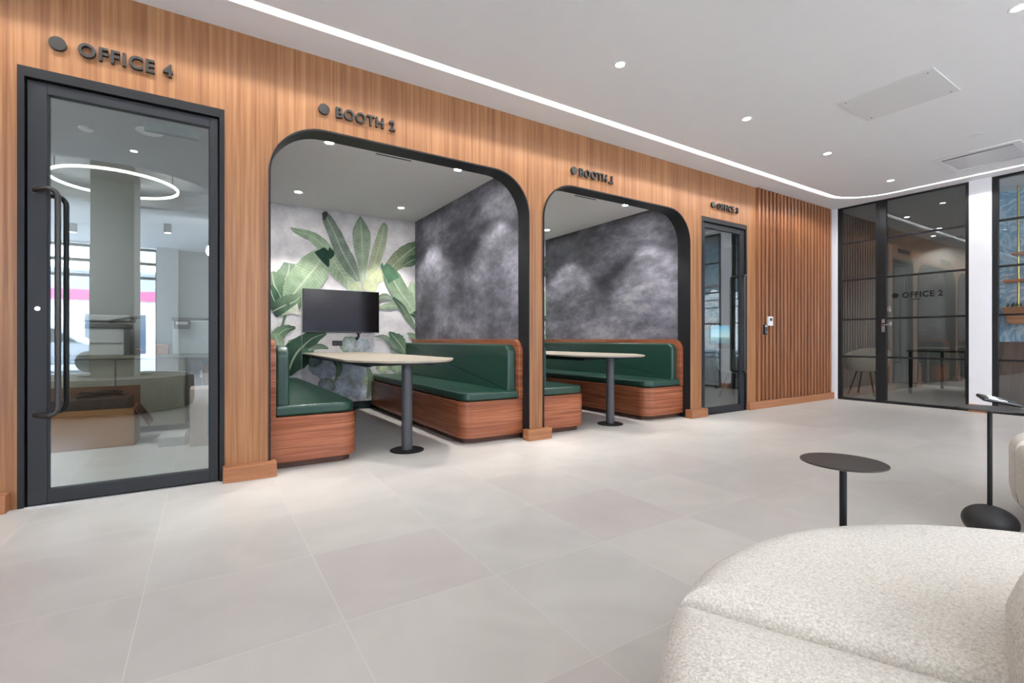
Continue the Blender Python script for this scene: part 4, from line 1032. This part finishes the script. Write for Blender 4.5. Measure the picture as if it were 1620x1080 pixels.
bm = B(); lathe(bm, [(.03, -.02), (.045, -.012), (.05, 0), (.05, .002)], (-.8, 5.07, IZ), 24); obj('body', bm, WHITE, t)

# ================================================================== CHAIRS, DESKS IN OFFICES 2 AND 3
def barrel_chair(x, y, rz, label):
    t = thing('barrel_chair', label, 'chair', (x, y, 0), 'white barrel office chairs')
    bm = B(); n = 40
    prof = [(.20, .40), (.27, .42), (.31, .50), (.325, .60)]
    rings = []
    for (r, z) in prof: rings.append([(x+r*math.cos(2*math.pi*i/n), y+r*math.sin(2*math.pi*i/n), z) for i in range(n)])
    top = []
    for i in range(n):
        a = 2*math.pi*i/n; hgt = .66+.13*max(0, math.cos(a)) ; top.append((x+.33*math.cos(a), y+.33*math.sin(a), hgt))
    rings.append(top); rings.append([(x+.285*math.cos(2*math.pi*i/n), y+.285*math.sin(2*math.pi*i/n), top[i][2]) for i in range(n)])
    rings.append([(x+.27*math.cos(2*math.pi*i/n), y+.27*math.sin(2*math.pi*i/n), .52) for i in range(n)])
    V = [[bm.verts.new(p) for p in r] for r in rings]
    for k in range(len(V)-1):
        for i in range(n): bm.faces.new([V[k][i], V[k][(i+1) % n], V[k+1][(i+1) % n], V[k+1][i]])
    bm.faces.new(V[0][::-1]); bm.faces.new(V[-1])
    obj('shell', bm, plain('chair fabric', srgb(214, 216, 206), .8), t, sharp=50)
    bm = B(); lathe(bm, [(.24, .50), (.265, .52), (.26, .555), (.2, .565), (.01, .568)], (x, y, 0), 36); obj('seat_cushion', bm, plain('chair cushion', srgb(206, 208, 198), .85), t)
    for k in range(4):
        a = R(45+90*k); bm = B(); tube(bm, [(x+.13*math.cos(a), y+.13*math.sin(a), .41), (x+.27*math.cos(a), y+.27*math.sin(a), .0)], .013, 8); obj('leg', bm, BLACK, t)
    t.rotation_euler.z = rz
    return t
barrel_chair(9.45, 3.62, R(0), 'white barrel chair behind the narrow glass pane left of the OFFICE 2 door')
barrel_chair(7.3, 4.6, R(180), 'white barrel chair seen through the OFFICE 3 glass door')
def desk(x0, x1, y0, y1, label):
    t = thing('desk', label, 'desk', ((x0+x1)/2, (y0+y1)/2, 0))
    bm = B(); bx(bm, x0, x1, y0, y1, .72, .75, .003, 1); obj('desktop', bm, plain('dark desktop', srgb(48, 42, 40), .4), t)
    for x in (x0+.04, x1-.04):
        for y_ in (y0+.04, y1-.04):
            bm = B(); bx(bm, x-.02, x+.02, y_-.02, y_+.02, 0, .72); obj('leg', bm, BLACK, t)
    return t
desk(6.3, 8.2, 4.9, 5.6, 'dark desk with the lit monitor inside OFFICE 3')
t = thing('monitor', 'computer monitor showing a light blue picture on the desk in OFFICE 3', 'monitor', (7.75, 5.2, .75))
bm = B(); bx(bm, 7.45, 8.05, 5.2, 5.225, .85, 1.19, .004, 1); mcs = obj('casing', bm, TVB, t)
bm = B(); bx(bm, 7.465, 8.035, 5.1985, 5.2, .865, 1.175); obj('screen', bm, SCREEN, mcs, smooth=False)
bm = B(); bx(bm, 7.72, 7.78, 5.225, 5.24, .76, 1.0); bx(bm, 7.63, 7.87, 5.15, 5.33, .75, .762); obj('stand', bm, BLACK, t)
desk(10.2, 11.8, 2.5, 3.3, 'dark desk in the unlit OFFICE 2 behind smoked glass')
# hanging shelf in the blue room
t = thing('hanging_shelf', 'walnut shelves and planter trough hung on brass poles before the blue wall', 'shelf', (9.12, 1.3, 1.1))
for y_ in (1.744, .6):
    bm = B(); cyl(bm, (9.12, y_, 1.34), .014, CZ-1.34, 14); obj('brass_pole', bm, BRASS, t)
for z in (1.695, 2.05):
    bm = B(); bx(bm, 9.0, 9.24, .4, 1.79 if z > 2 else 1.87, z, z+.032, .003, 1); obj('shelf_board', bm, W_SKIRT, t)
bm = B(); extr(bm, fillet([(.3, 1.135), (1.81, 1.135), (1.88, 1.36), (.3, 1.36)], [.02, .05, .01, .02], 5), 8.99, 9.25, 'YZ', bev=.006, seg=2); obj('planter_trough', bm, W_SKIRT, t)
bm = B()
for k in range(90):
    c = Vector((9.12+random.uniform(-.1, .1), random.uniform(.4, 1.84), 1.36)); d = Vector((random.uniform(-.6, .6), random.uniform(-.6, .6), random.uniform(.5, 1))).normalized()*random.uniform(.05, .11)
    s = d.cross(Vector((0, 0, 1))).normalized()*.014 if d.cross(Vector((0, 0, 1))).length > .001 else Vector((.014, 0, 0))
    bm.faces.new([bm.verts.new(c-s*.3), bm.verts.new(c+d*.5-s), bm.verts.new(c+d), bm.verts.new(c+d*.5+s)])
tag(obj('trough_plants', bm, PLANT, smooth=False), 'low green plants growing in the hanging walnut trough', 'plants')['kind'] = 'stuff'
